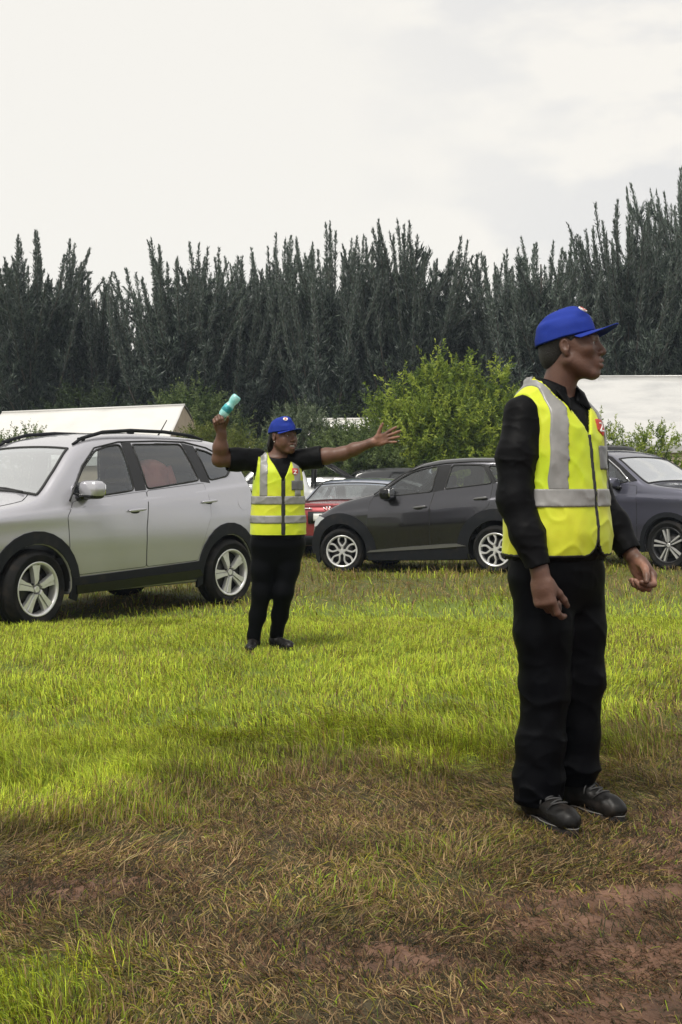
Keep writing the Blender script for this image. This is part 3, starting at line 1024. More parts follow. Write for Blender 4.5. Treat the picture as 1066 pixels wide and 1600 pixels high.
def solidify(V, F, t):
    """thicken an open quad sheet along its vertex normals"""
    nrm = np.zeros_like(V)
    fn = np.cross(V[F[:, 2]] - V[F[:, 0]], V[F[:, 3]] - V[F[:, 1]])
    for k in range(4):
        np.add.at(nrm, F[:, k], fn)
    nrm /= np.linalg.norm(nrm, axis=1, keepdims=True) + 1e-12
    n = len(V)
    e = np.concatenate([F[:, [0, 1]], F[:, [1, 2]], F[:, [2, 3]], F[:, [3, 0]]])
    key = np.sort(e, 1)
    _, inv, cnt = np.unique(key, axis=0, return_inverse=True, return_counts=True)
    be = e[cnt[inv.ravel()] == 1]
    S = np.stack([be[:, 1], be[:, 0], be[:, 0] + n, be[:, 1] + n], 1)
    return np.concatenate([V, V - nrm * t]), np.concatenate([F, F[:, ::-1] + n, S])


# ------------------------------------------------------------------ cars
def glass_mat(name, tint, base=0.07, power=3.2, refl=0.85, dark=0.0):
    m = bpy.data.materials.new(name)
    m.use_nodes = True
    N, L = m.node_tree.nodes, m.node_tree.links
    N.clear()
    out = N.new('ShaderNodeOutputMaterial')
    tr = N.new('ShaderNodeBsdfTransparent'); tr.inputs[0].default_value = (*tint, 1)
    gl = N.new('ShaderNodeBsdfGlossy'); gl.inputs['Roughness'].default_value = 0.03; gl.inputs[0].default_value = (.95, .97, 1, 1)
    lw = N.new('ShaderNodeLayerWeight'); lw.inputs[0].default_value = 0.5
    pw = N.new('ShaderNodeMath'); pw.operation = 'POWER'; pw.inputs[1].default_value = power
    ma = N.new('ShaderNodeMath'); ma.operation = 'MULTIPLY_ADD'; ma.inputs[1].default_value = refl; ma.inputs[2].default_value = base
    L.new(lw.outputs['Facing'], pw.inputs[0]); L.new(pw.outputs[0], ma.inputs[0])
    mx = N.new('ShaderNodeMixShader')
    L.new(ma.outputs[0], mx.inputs[0]); L.new(tr.outputs[0], mx.inputs[1]); L.new(gl.outputs[0], mx.inputs[2])
    # an even pale grey diffuse layer mixed over the pane
    df = N.new('ShaderNodeBsdfDiffuse'); df.inputs[0].default_value = (.55, .56, .57, 1)
    m2 = N.new('ShaderNodeMixShader'); m2.inputs[0].default_value = dark
    L.new(mx.outputs[0], m2.inputs[1]); L.new(df.outputs[0], m2.inputs[2])
    L.new(m2.outputs[0], out.inputs[0])
    return m


def paint(name, col, metal=0.55, rough=0.32, dirt=(0.12, 0.105, 0.09)):
    """clear-coated metallic paint with a little mud film on its lower flanks"""
    m = mat(name, col, rough, metal=metal, coat=1.0, coat_rough=0.04, spec=0.5)
    N, L = m.node_tree.nodes, m.node_tree.links
    b = N['Principled BSDF']
    tc = N.new('ShaderNodeTexCoord'); sp = N.new('ShaderNodeSeparateXYZ'); L.new(tc.outputs['Object'], sp.inputs[0])
    nz = N.new('ShaderNodeTexNoise'); nz.inputs['Scale'].default_value = 5; nz.inputs['Detail'].default_value = 8; L.new(tc.outputs['Object'], nz.inputs['Vector'])
    mr = N.new('ShaderNodeMapRange'); mr.inputs[1].default_value = 0.75; mr.inputs[2].default_value = 0.30; L.new(sp.outputs[2], mr.inputs[0])
    mu = N.new('ShaderNodeMath'); mu.operation = 'MULTIPLY'; L.new(mr.outputs[0], mu.inputs[0]); L.new(nz.outputs[0], mu.inputs[1])
    m3 = N.new('ShaderNodeMath'); m3.operation = 'MULTIPLY'; m3.inputs[1].default_value = 0.75; L.new(mu.outputs[0], m3.inputs[0])
    mx = N.new('ShaderNodeMix'); mx.data_type = 'RGBA'; mx.inputs[6].default_value = (*col, 1); mx.inputs[7].default_value = (*dirt, 1)
    L.new(m3.outputs[0], mx.inputs[0]); L.new(mx.outputs[2], b.inputs['Base Color'])
    return m


MAT_RUBBER = mat('tyre_rubber', (0.009, 0.009, 0.009), 0.8, spec=0.15, noise=(9, (0.035, 0.028, 0.022), 0.5, 0.8), bump=(60, 0.3, 0.004))
MAT_CLAD = mat('dark_grey_cladding', (0.011, 0.012, 0.015), 0.6, spec=0.2, noise=(7, (0.030, 0.026, 0.022), 0.55, 0.85), bump=(300, 0.15, 0.001))
MAT_TRIM = mat('gloss_black_trim', (0.008, 0.008, 0.009), 0.18, spec=0.5)
MAT_SEAL = mat('black_rubber_seal', (0.010, 0.010, 0.010), 0.6)
MAT_INNER = mat('dark_cabin_lining', (0.018, 0.018, 0.020), 0.85)
MAT_SEAT = mat('charcoal_seat_fabric', (0.045, 0.045, 0.048), 0.85)
MAT_SEAT_RED = mat('faded_red_cloth', (0.40, 0.13, 0.11), 0.9, noise=(6, (0.30, 0.09, 0.08), 0.4, 0.6))
MAT_ALLOY = mat('silver_alloy', (0.72, 0.72, 0.72), 0.30, metal=0.55, noise=(12, (0.58, 0.56, 0.53), 0.5, 0.8))
MAT_ALLOY_D = mat('dark_alloy', (0.030, 0.030, 0.032), 0.4, metal=0.4)
MAT_CHROME = mat('chrome', (0.75, 0.75, 0.76), 0.12, metal=1.0)
MAT_LAMP = mat('clear_lamp_lens', (0.55, 0.57, 0.60), 0.08, spec=0.8, coat=1.0)
MAT_TAIL = mat('red_lamp_lens', (0.25, 0.012, 0.012), 0.12, coat=1.0)
MAT_DISC = mat('brake_disc_steel', (0.06, 0.058, 0.056), 0.5, metal=0.5)
MAT_GLASS = glass_mat('side_window_glass', (0.72, 0.76, 0.77), 0.08, 2.6, 0.8, 0.03)
MAT_GLASS_D = glass_mat('tinted_window_glass', (0.48, 0.52, 0.54), 0.08, 2.6, 0.8, 0.025)
MAT_GLASS_C = glass_mat('clear_window_glass', (0.80, 0.84, 0.85), 0.07, 2.6, 0.8, 0.05)
MAT_SCREEN = glass_mat('windscreen_glass', (0.55, 0.60, 0.60), 0.16, 1.5, 0.85, 0.22)


def superell(c, r, e=0.5, n=20, m=12, Rm=None):
    sg = lambda v, p: np.sign(v) * np.abs(v) ** p
    V = []
    for j in range(m + 1):
        t = np.pi * (j / m - .5)
        for i in range(n):
            p = 2 * np.pi * i / n
            V.append((sg(np.cos(t), e) * sg(np.cos(p), e), sg(np.cos(t), e) * sg(np.sin(p), e), sg(np.sin(t), e)))
    V = np.array(V) * np.asarray(r)
    if Rm is not None:
        V = V @ np.asarray(Rm).T
    F = [(j * n + i, j * n + (i + 1) % n, (j + 1) * n + (i + 1) % n, (j + 1) * n + i) for j in range(m) for i in range(n)]
    return V + np.asarray(c), np.array(F)


def lathe_y(prof, n=40):
    """profile of (radius, y) turned about the y axis"""
    V = [(r * math.cos(t), y, r * math.sin(t)) for r, y in prof for t in np.linspace(0, 2 * np.pi, n, endpoint=False)]
    F = [(j * n + (i + 1) % n, j * n + i, (j + 1) * n + i, (j + 1) * n + (i + 1) % n) for j in range(len(prof) - 1) for i in range(n)]
    return np.array(V), np.array(F)


def prism_y(poly, y0, y1, bev=0.0, ridge=None):
    """polygon in the wheel plane (x,z), extruded from y0 (back) to y1 (face), bevelled at the face"""
    poly = np.array(poly)
    c = poly.mean(0)
    n = len(poly)
    inn = c + (poly - c) * (1 - bev)
    ring = [(poly, y0), (poly, y1 - abs(y1 - y0) * .35 * np.sign(y1 - y0)), (inn, y1)]
    V = np.concatenate([np.stack([p[:, 0], np.full(n, y), p[:, 1]], 1) for p, y in ring])
    F = [(k * n + i, k * n + (i + 1) % n, (k + 1) * n + (i + 1) % n, (k + 1) * n + i) for k in range(2) for i in range(n)]
    return V, F, [tuple(range(2 * n, 3 * n))]


WHEELS = {}


def wheel_meshes(style, r, rim):
    """outer face towards +y; r tyre radius, rim rim radius"""
    key = (style, r, rim)
    if key in WHEELS:
        return WHEELS[key]
    w = 0.105
    tp = [(rim - .012, -w + .01), (rim + .004, -w), (rim + (r - rim) * .5, -w - .012), (r - .030, -w + .002), (r - .010, -w + .022), (r - .002, -w + .045), (r, -.03), (r - .007, -.028), (r - .007, -.020), (r, -.018),
          (r, .018), (r - .007, .020), (r - .007, .028), (r, .03), (r - .002, w - .045), (r - .010, w - .022), (r - .030, w - .002), (rim + (r - rim) * .62, w + .010), (rim + (r - rim) * .56, w + .0125), (rim + (r - rim) * .5, w + .010), (rim + .006, w), (rim - .012, w - .014)]
    v, f = lathe_y(tp, 56)
    tyre = mesh_np('tyre', v, f, True, MAT_RUBBER)
    lip = [(rim - .020, w - .09), (rim - .020, w - .012), (rim - .012, w - .002), (rim, w + .003), (rim + .006, w), (rim + .004, w - .012)]
    v, f = lathe_y(lip, 56)
    lipm = mesh_np('rim_lip', v, f, True, MAT_ALLOY if style != 'vee' else MAT_ALLOY_D)
    v, f = lathe_y([(.012, -.02), (rim - .03, -.02), (rim - .019, .012)], 40)
    well = mesh_np('rim_well', v, f, True, MAT_ALLOY_D)
    v, f = lathe_y([(.05, .004), (rim * .66, .004), (rim * .66, .022), (.05, .022)], 40)
    disc = mesh_np('brake_disc', v, f, True, MAT_DISC)
    bm = bmesh.new()
    rs = rim - .016

    def add(poly, y0, y1, bev):
        V, F, C = prism_y(poly, y0, y1, bev)
        vs = [bm.verts.new(q) for q in V]
        for q in F + C:
            bm.faces.new([vs[k] for k in q])
    def polar(p, a):
        c, s = math.cos(a), math.sin(a)
        return [(c * x - s * z, s * x + c * z) for x, z in p]
    dark = []
    for k in range(5):
        a = R(90 + 72 * k + 8)
        if style == 'blade':                       # five broad two-facet blades
            add(polar([(.028, -.034), (.075, -.032), (rs * .62, -.042), (rs, -.058), (rs, .002), (rs * .6, .004), (.05, .006)], a), w - .055, w - .008, .10)
            add(polar([(.035, .008), (rs * .6, .006), (rs, .004), (rs, .054), (rs * .62, .034), (.075, .030)], a), w - .055, w - .020, .14)
        elif style == 'fork':                      # five spokes that fork into curved arms
            add(polar([(.02, -.020), (.075, -.016), (.075, .016), (.02, .020)], a), w - .05, w - .016, .12)
            for s in (-1, 1):
                arc = [(.068, s * .004), (.098, s * .030), (.130, s * .050), (.165, s * .052), (rs, s * .042)]
                hw = (.014, .013, .0125, .014, .019)
                p = np.array(arc); t = np.gradient(p, axis=0); t /= np.linalg.norm(t, axis=1, keepdims=True)
                nn = np.stack([-t[:, 1], t[:, 0]], 1)
                hw = np.array(hw)[:, None]
                L_ = np.concatenate([p + nn * hw, (p - nn * hw)[::-1]]); T_ = np.concatenate([p + nn * hw * .62, (p - nn * hw * .62)[::-1]])
                m_ = len(p)
                rings = [[bm.verts.new((x, yy, z)) for x, z in polar(q, a)] for q, yy in ((L_, w - .045), (L_, w - .022), (T_, w - .012))]
                for r0, r1 in zip(rings[:-1], rings[1:]):
                    for i in range(2 * m_):
                        bm.faces.new((r0[i], r0[(i + 1) % (2 * m_)], r1[(i + 1) % (2 * m_)], r1[i]))
                for i in range(m_ - 1):
                    bm.faces.new((rings[2][i], rings[2][i + 1], rings[2][2 * m_ - 2 - i], rings[2][2 * m_ - 1 - i]))
        else:                                      # five pairs of straight machined spokes
            for s in (-1, 1):
                add(polar([(.03, s * .006), (rs, s * .020), (rs, s * .052), (.055, s * .026)], a), w - .05, w - .010, .10)
    v, f = lathe_y([(.0005, w - .014), (.026, w - .014), (.031, w - .020), (.036, w - .045)], 24)
    base = len(bm.verts)
    vs = [bm.verts.new(q) for q in v]
    for q in f:
        if len({tuple(v[k].round(6)) for k in q}) == 4:
            bm.faces.new([vs[k] for k in q])
    bmesh.ops.recalc_face_normals(bm, faces=bm.faces[:])
    spokes = bm_mesh('spokes', bm, MAT_ALLOY if style != 'vee' else MAT_ALLOY, True, 28)
    lugs = []
    for k in range(5):
        a = R(90 + 72 * k + 44)
        v, f = lathe_y([(.0005, w - .018), (.009, w - .018), (.010, w - .045)], 8)
        lugs.append((v + [.056 * math.cos(a), 0, .056 * math.sin(a)], f))
    WHEELS[key] = (tyre, lipm, well, disc, spokes, [mesh_np('lug_nut', v, f, True, MAT_ALLOY_D) for v, f in lugs])
    return WHEELS[key]


def add_wheel(car, x, y, z, style, r, rim, steer=0.0, spin=0.0):
    tyre, lip, well, disc, spokes, lugs = wheel_meshes(style, r, rim)
    o = link('wheel', spokes, car, (x, y, z))
    o.rotation_euler = (0, spin, (0 if y > 0 else math.pi) + steer)
    for nm, me in (('tyre', tyre), ('rim_lip', lip), ('rim_well', well), ('brake_disc', disc)):
        link(nm, me, o)
    for me in lugs:
        link('lug_nut', me, o)
    return o


def in_poly_dist(px, pz, poly):
    """signed distance to a polygon (negative inside), arrays px, pz"""
    P = np.array(poly, float)
    d = np.full(np.broadcast(px, pz).shape, 1e9)
    ins = np.zeros(d.shape, bool)
    for i in range(len(P)):
        a, b = P[i], P[(i + 1) % len(P)]
        e = b - a
        wx, wz = px - a[0], pz - a[1]
        t = np.clip((wx * e[0] + wz * e[1]) / (e @ e), 0, 1)
        d = np.minimum(d, (wx - t * e[0]) ** 2 + (wz - t * e[1]) ** 2)
        c = (a[1] > pz) != (b[1] > pz)
        xi = a[0] + (pz - a[1]) / (b[1] - a[1] if abs(b[1] - a[1]) > 1e-9 else 1e-9) * e[0]
        ins ^= c & (px < xi)
    return np.where(ins, -1, 1) * np.sqrt(d)


def round_poly(poly, r=0.03, n=4):
    """corners of a polygon cut to small arcs"""
    P = np.array(poly, float); out = []
    for i in range(len(P)):
        a, b, c = P[i - 1], P[i], P[(i + 1) % len(P)]
        u, v = a - b, c - b
        lu, lv = np.linalg.norm(u), np.linalg.norm(v)
        q = min(r, lu * .4, lv * .4)
        p0, p1 = b + u / lu * q, b + v / lv * q
        for t in np.linspace(0, 1, n):
            out.append((1 - t) ** 2 * p0 + 2 * t * (1 - t) * b + t * t * p1)
    return np.array(out)


class Car:
    def __init__(s, name, mid, head, label, q, group='cars parked on the grass'):
        s.q = q
        s.root = empty(name, mid, head)
        tag(s.root, label, 'car', group)
        s.W0 = q['W0']

    # surfaces
    def W(s, x, z):
        q = s.q
        w = s.W0 - catmull(*q['inset'], z) - catmull(*q['plan'], x)
        for x0, z0, x1, z1, amp, wd in q.get('creases', ()):
            zl = z0 + (z1 - z0) * (x - x0) / (x1 - x0)
            dz = z - zl
            w = w + amp * np.where(dz > 0, np.exp(-(dz / (wd * .5)) ** 2), np.exp(-(dz / (wd * 2.2)) ** 2))
        return w

    def top(s, x, y):
        q = s.q
        t = catmull(*q['top'], x)
        return t - catmull(*q['crown'], x) * (np.abs(y) / s.W0) ** 2.2

    def shell(s, h):
        q = s.q
        xs = np.arange(q['tail_x'] - .08, q['nose_x'] + .08, h, dtype=np.float32)
        ys = np.arange(-h * 1.5, s.W0 + .06, h, dtype=np.float32)
        zs = np.arange(q['bottom'] - .06, max(q['top'][1]) + .08, h, dtype=np.float32)
        x, y, z = xs[:, None, None], ys[None, :, None], zs[None, None, :]
        ya = np.abs(y)
        Wxz = s.W(xs[:, None], zs[None, :]).astype(np.float32)[:, None, :]
        tp = s.top(xs[:, None], ys[None, :]).astype(np.float32)
        sl = np.gradient(catmull(*q['top'], xs), xs)
        nf = (1 / np.sqrt(1 + np.clip(sl, -3, 3) ** 2)).astype(np.float32)[:, None, None]
        side = ya - Wxz
        topf = (z - tp[:, :, None]) * nf
        F = smax(side, topf, q.get('k', .07))
        nose = catmull(*q['nose'], zs).astype(np.float32)[None, None, :] - q.get('nr', .35) * (ya / s.W0) ** 3
        tail = catmull(*q['tail'], zs).astype(np.float32)[None, None, :] + q.get('tr', .18) * (ya / s.W0) ** 4
        F = smax(F, x - nose, .06); F = smax(F, tail - x, .06)
        F = smax(F, q['bottom'] - z, .05)
        Fout = F.copy()
        # cabin
        c0, c1 = q['cabin']
        inner = np.maximum(np.maximum(side + .055, topf + .045), np.maximum(np.maximum(c0 - x, x - c1), q['floor'] - z))
        inner = smax(inner, (tail + .10) - x, .02)
        F = smax(F, -inner, .008)
        # window openings
        X2, Z2 = xs[:, None], zs[None, :]
        for poly in q['windows']:
            d = in_poly_dist(X2, Z2, round_poly(poly[1], .04)).astype(np.float32)[:, None, :]
            F = np.maximum(F, -np.maximum(d, .25 - ya))
        for (x0, x1, mg) in q['screens']:
            lim = (s.W(xs, catmull(*q['top'], xs)) - mg).astype(np.float32)[:, None, None]
            d = np.maximum(np.maximum(x0 - x, x - x1), ya - lim)
            zz = (topf < -.14)
            F = np.where(zz, F, np.maximum(F, -np.maximum(d, -.13 - topf)))
        # wheel arches
        for ax, az, ar in q['arches']:
            d = np.sqrt((x - ax) ** 2 + (z - az) ** 2) - ar
            F = smax(F, -np.maximum(d, (s.W0 - .33) - ya), .008)
        if 'cut' in q:
            F = q['cut'](s, F, x, ya, z)
        V, Q = surface_nets(F.astype(np.float32), xs, ys, zs)
        V, Q = biggest(V, Q, .01)
        cen = V[Q].mean(1)
        ii = [np.clip(((cen[:, j] - a[0]) / h + .5).astype(int), 0, len(a) - 1) for j, a in enumerate((xs, ys, zs))]
        deep = (Fout[ii[0], ii[1], ii[2]] < -.022).astype(int)
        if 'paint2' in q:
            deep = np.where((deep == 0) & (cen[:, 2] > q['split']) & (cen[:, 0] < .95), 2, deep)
        # trim the strip across the centre plane and mirror
        keep = cen[:, 1] > 0
        Q, deep = Q[keep], deep[keep]
        V[:, 1] = np.where(np.abs(V[:, 1]) < h * 1.1, np.maximum(V[:, 1], 0), V[:, 1])
        n = len(V)
        V2 = V * [1, -1, 1]
        A = np.concatenate([V, V2]); QQ = np.concatenate([Q, (Q + n)[:, ::-1]]); dp = np.concatenate([deep, deep])
        # weld the centre seam
        seam = np.nonzero((V[:, 1] <= h * .6))[0]
        mp = np.arange(2 * n)
        A[seam, 1] = 0; mp[seam + n] = seam
        QQ = mp[QQ]
        bad = (QQ[:, 0] == QQ[:, 2]) | (QQ[:, 1] == QQ[:, 3]) | (QQ[:, 0] == QQ[:, 1]) | (QQ[:, 1] == QQ[:, 2]) | (QQ[:, 2] == QQ[:, 3]) | (QQ[:, 3] == QQ[:, 0])
        QQ, dp = QQ[~bad], dp[~bad]
        used = np.zeros(2 * n, bool); used[QQ.ravel()] = True
        re = np.cumsum(used) - 1
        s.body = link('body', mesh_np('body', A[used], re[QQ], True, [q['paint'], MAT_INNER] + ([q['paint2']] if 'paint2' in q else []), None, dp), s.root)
        return s.body

    def panel(s, name, poly, off, m, parent=None, skirt=0.010, sides=(1, -1), step=0.06, rnd=0.0, mirror_z=None):
        """a polygon of the side view laid on the car's flank, off metres proud, with a turned-in edge"""
        out = []
        P = round_poly(poly, rnd) if rnd else np.array(poly, float)
        for sd in sides:
            bm = bmesh.new()
            vs = [bm.verts.new((x, 0, z)) for x, z in P]
            try:
                bm.faces.new(vs)
            except ValueError:
                bm.free(); continue
            lo, hi = P.min(0), P.max(0)
            for a, nrm in ((0, (1, 0, 0)), (1, (0, 0, 1))):
                for c in np.arange(math.ceil(lo[a] / step) * step, hi[a], step):
                    co = (c, 0, 0) if a == 0 else (0, 0, c)
                    bmesh.ops.bisect_plane(bm, geom=bm.verts[:] + bm.edges[:] + bm.faces[:], plane_co=co, plane_no=nrm, dist=1e-5)
            bm.verts.ensure_lookup_table()
            co = np.array([v.co for v in bm.verts])
            y = s.W(co[:, 0], co[:, 2]) + off
            for v, yy in zip(bm.verts, y):
                v.co.y = yy * sd
            be = [e for e in bm.edges if e.is_boundary]
            if skirt:
                r = bmesh.ops.extrude_edge_only(bm, edges=be)
                for v in [g for g in r['geom'] if isinstance(g, bmesh.types.BMVert)]:
                    v.co.y -= skirt * sd
            bmesh.ops.recalc_face_normals(bm, faces=bm.faces[:])
            nrm = sum((f.normal.y * f.calc_area() for f in bm.faces))
            if nrm * sd < 0:
                bmesh.ops.reverse_faces(bm, faces=bm.faces[:])
            pr = parent[len(out)] if isinstance(parent, list) else parent
            out.append(link(name, bm_mesh(name, bm, m, True, 40), pr or s.root))
        return out

    def outline(s, name, poly, rad, off, m, parent, sides=(1, -1), closed=True, n=6):
        out = []
        P = np.array(poly, float)
        if closed:
            P = round_poly(P, .04)
            P = np.concatenate([P, P[:1]])
        seg = []
        for i in range(len(P) - 1):
            k = max(1, int(np.linalg.norm(P[i + 1] - P[i]) / .08))
            seg += [P[i] + (P[i + 1] - P[i]) * t / k for t in range(k)]
        seg.append(P[-1]); seg = np.array(seg)
        for sd in sides:
            pts = np.stack([seg[:, 0], (s.W(seg[:, 0], seg[:, 1]) + off) * sd, seg[:, 1]], 1)
            v, f = tube_np(pts, rad, n)
            pr = parent[len(out)] if isinstance(parent, list) else parent
            out.append(link(name, mesh_np(name, v, f, True, m), pr or s.root))
        return out

    def on_top(s, name, x0, x1, mg, m, off=0.002, n=(14, 20), skirt=0.0):
        xs = np.linspace(x0, x1, n[0])
        lim = s.W(xs, catmull(*s.q['top'], xs)) - mg
        V = []
        for x, l in zip(xs, lim):
            yy = np.linspace(-l, l, n[1])
            V.append(np.stack([np.full(n[1], x), yy, s.top(np.full(n[1], x), yy) + off], 1))
        V = np.concatenate(V)
        idx = np.arange(n[0] * n[1]).reshape(n)
        F = np.stack([idx[:-1, :-1], idx[1:, :-1], idx[1:, 1:], idx[:-1, 1:]], -1).reshape(-1, 4)
        return link(name, mesh_np(name, V, F, True, m), s.root), V.reshape(n[0], n[1], 3)

    def ell(s, name, c, r, m, e=.6, Rm=None, parent=None):
        v, f = superell(c, r, e, 18, 10, Rm)
        return link(name, mesh_np(name, v, f, True, m), parent or s.root)

    def tube(s, name, pts, r, m, parent=None, n=6):
        v, f = tube_np(pts, r, n)
        return link(name, mesh_np(name, v, f, True, m), parent or s.root)

    def seats(s, fx, rx, z, cloth=None):
        for sy in (-1, 1):
            t = roty(R(-14))
            b = s.ell('seat', (fx - .22, sy * .37, z + .36), (.085, .24, .34), MAT_SEAT, .55, t)
            s.ell('headrest', (fx - .32, sy * .37, z + .80), (.05, .13, .09), MAT_SEAT, .6, t, b)
            s.ell('seat_cushion', (fx + .05, sy * .37, z + .05), (.26, .25, .09), MAT_SEAT, .5, None, b)
        b = s.ell('rear_seat', (rx - .2, 0, z + .36), (.09, .60, .34), cloth or MAT_SEAT, .4, roty(R(-16)))
        for sy in (-1, 0, 1):
            s.ell('headrest', (rx - .30, sy * .38, z + .74), (.05, .12, .08), MAT_SEAT, .6, roty(R(-14)), b)
        s.ell('dashboard', (fx + .72, 0, z + .36), (.22, .62, .12), MAT_INNER, .5)
        v, f = lathe_y([(.17, -.014), (.186, 0), (.17, .014), (.154, 0), (.17, -.014)], 24)
        Rw = rotz(R(90)) @ rotx(R(22))
        link('steering_wheel', mesh_np('steering_wheel', v @ Rw.T + np.array([fx + .42, -.37, z + .40]), f, True, MAT_INNER), s.root)

    def mirror(s, x, z, m_top, m_low, L=.10, ys=(1, -1)):
        for sd in ys:
            y = (float(s.W(np.array([x]), np.array([z - .06]))[0]) + .115) * sd
            b = s.ell('wing_mirror', (x - .03, y, z), (.080, .125, .082), m_top, .55)
            s.ell('mirror_base', (x - .032, y - .004 * sd, z - .035), (.078, .119, .055), m_low, .55, None, b)
            s.ell('mirror_glass', (x - .105, y, z), (.012, .100, .062), MAT_CHROME, .5, None, b)
            s.tube('mirror_stalk', [(x + .01, y - .02 * sd, z - .05), (x + .04, y - .14 * sd, z - .085)], [.030, .040], m_low, b, 8)


def arch_poly(cx, cz, r0, r1, a0, a1, n=18, ex=1.0, extra0=(), extra1=()):
    a = np.linspace(R(a0), R(a1), n)
    o = [(cx + r1 * ex * math.cos(t), cz + r1 * math.sin(t)) for t in a]
    i = [(cx + r0 * math.cos(t), cz + r0 * math.sin(t)) for t in a[::-1]]
    return o + list(extra1) + i + list(extra0)


def build_silver():
    Pf, Pr = np.array([-2.63, 9.98]), np.array([-1.13, 11.9])
    u = (Pf - Pr) / np.linalg.norm(Pf - Pr); n = np.array([-u[1], u[0]])
    mid = (Pf + Pr) / 2 - n * .87
    wb = np.linalg.norm(Pf - Pr) / 2
    pm = paint('silver_paint', (0.455, 0.45, 0.49), 0.50, 0.23, (.30, .285, .275))
    fw = [(.80, 1.165), (.62, 1.395), (.42, 1.560), (.25, 1.610), (.085, 1.630), (.055, 1.195), (.45, 1.150)]
    rw = [(-.065, 1.635), (-.72, 1.655), (-.845, 1.290), (-.115, 1.205)]
    qw = [(-.905, 1.615), (-1.06, 1.590), (-1.24, 1.520), (-1.385, 1.425), (-1.29, 1.335), (-1.00, 1.290)]
    q = dict(W0=.87, paint=pm, bottom=.26, floor=.55, k=.075,
             inset=([.2, .40, .62, .90, 1.02, 1.16, 1.40, 1.60, 1.72, 1.85], [.045, .012, 0, .006, .020, .055, .130, .215, .29, .40]),
             plan=([-2.0, -1.75, -1.40, -.6, 1.2, 1.6, 1.95, 2.2], [.16, .085, .030, 0, 0, .030, .11, .24]),
             creases=[(.90, 1.02, -1.62, 1.235, .012, .045), (.80, .62, -1.0, .60, -.008, .14)],
             top=([-1.80, -1.60, -1.30, -.95, -.3, .15, .45, .66, .92, 1.14, 1.24, 1.6, 1.95, 2.2], [1.50, 1.655, 1.712, 1.745, 1.768, 1.748, 1.690, 1.600, 1.375, 1.185, 1.145, 1.065, .94, .72]),
             crown=([-1.8, 0, .7, 1.1, 2.2], [.07, .075, .055, .06, .05]),
             nose=([.2, .5, .75, .95, 1.1], [2.05, 2.12, 2.10, 2.00, 1.8]), nose_x=2.15, nr=.30,
             tail=([.2, .45, .9, 1.18, 1.45, 1.66, 1.80], [-1.70, -1.80, -1.80, -1.755, -1.60, -1.40, -1.10]), tail_x=-1.85, tr=.16,
             cabin=(-1.55, 1.25), windows=[('front', fw), ('rear', rw), ('quarter', qw)], screens=[(.69, 1.10, .085)],
             arches=[(wb, .34, .385), (-wb, .34, .385)])
    c = Car('silver_suv', (mid[0], mid[1], -.09), math.atan2(u[1], u[0]), 'silver SUV with dark wheel-arch cladding and roof rails, nearest car behind the woman', q)
    c.shell(.0135)
    # doors with dark shut lines
    fd = [(.885, .96), (.872, .86), (.860, .66), (.838, .437), (-.046, .468), (-.046, .83), (-.070, 1.00), (-.092, 1.183), (.45, 1.128), (.80, 1.095)]
    rd = [(-.058, .468), (-.74, .492), (-.790, .60), (-.865, .79), (-.93, .92), (-.935, 1.05), (-.895, 1.26), (-.104, 1.185), (-.082, 1.00), (-.058, .83)]
    ex = lambda p, d: (np.array(p) - np.mean(p, 0)) * (1 + d / .5) + np.mean(p, 0)
    for nm, p, win in (('front_door', fd, fw), ('rear_door', rd, rw)):
        c.panel('door_gap', ex(p, .007), .0008, MAT_SEAL, c.root, .004, rnd=.03)
        d = c.panel('door', p, .0035, pm, c.root, .008, rnd=.025)
        c.panel('window', win, -.004, MAT_GLASS if nm == 'front_door' else MAT_GLASS_C, d, .0, rnd=.035)
        c.outline('window_seal', win, .0085, .001, MAT_SEAL, d)
        hx, hz = ((.085, 1.003), (-.925 + .02, 1.072))[nm == 'rear_door']
        hx = hx if nm == 'front_door' else -.90
        for sd, dd in zip((1, -1), d):
            y = float(c.W(np.array([hx]), np.array([hz]))[0])
            c.ell('handle_recess', (hx + .01, (y - .012) * sd, hz - .012), (.085, .020, .032), MAT_SEAL, .8, None, dd)
            c.ell('handle', (hx - .01, (y + .024) * sd, hz + .004), (.108, .013, .0145), pm, .6, roty(R(4)), dd)
    c.panel('quarter_window', qw, -.004, MAT_GLASS_D, c.root, 0, rnd=.05)
    c.outline('window_seal', qw, .009, .001, MAT_SEAL, c.root)
    c.panel('door_pillar', [(.072, 1.645), (-.055, 1.650), (-.100, 1.195), (.042, 1.185)], .002, MAT_TRIM, c.root)
    c.panel('rear_pillar', [(-.735, 1.665), (-.90, 1.640), (-1.00, 1.262), (-.86, 1.275)], .002, MAT_TRIM, c.root)
    c.panel('quarter_surround', [(-.74, 1.672), (-1.06, 1.618), (-1.27, 1.540), (-1.425, 1.430), (-1.30, 1.312), (-1.0, 1.262), (-.86, 1.270)], -.008, MAT_TRIM, c.root)
    c.outline('chrome_line', [(.84, 1.10), (.62, 1.420), (.42, 1.590), (.10, 1.655), (-.4, 1.678), (-.78, 1.680), (-1.08, 1.628), (-1.30, 1.535)], .008, .004, MAT_SEAL, c.root, closed=False)
    # cladding
    c.panel('arch_cladding', arch_poly(wb, .34, .395, .505, -12, 196, extra1=(), ex=.94), .012, MAT_CLAD, c.root, .03, rnd=0)
    c.panel('arch_cladding', arch_poly(-wb, .34, .395, .515, -14, 196, ex=.92), .012, MAT_CLAD, c.root, .03)
    c.panel('sill_cladding', [(wb - .40, .27), (wb - .40, .415), (-.05, .448), (-wb + .42, .482), (-wb + .42, .30)], .016, MAT_CLAD, c.root, .05)
    c.panel('sill_step', [(wb - .44, .265), (wb - .42, .345), (-.75, .40), (-.80, .335), (-.6, .30)], .034, MAT_TRIM, c.root, .05)
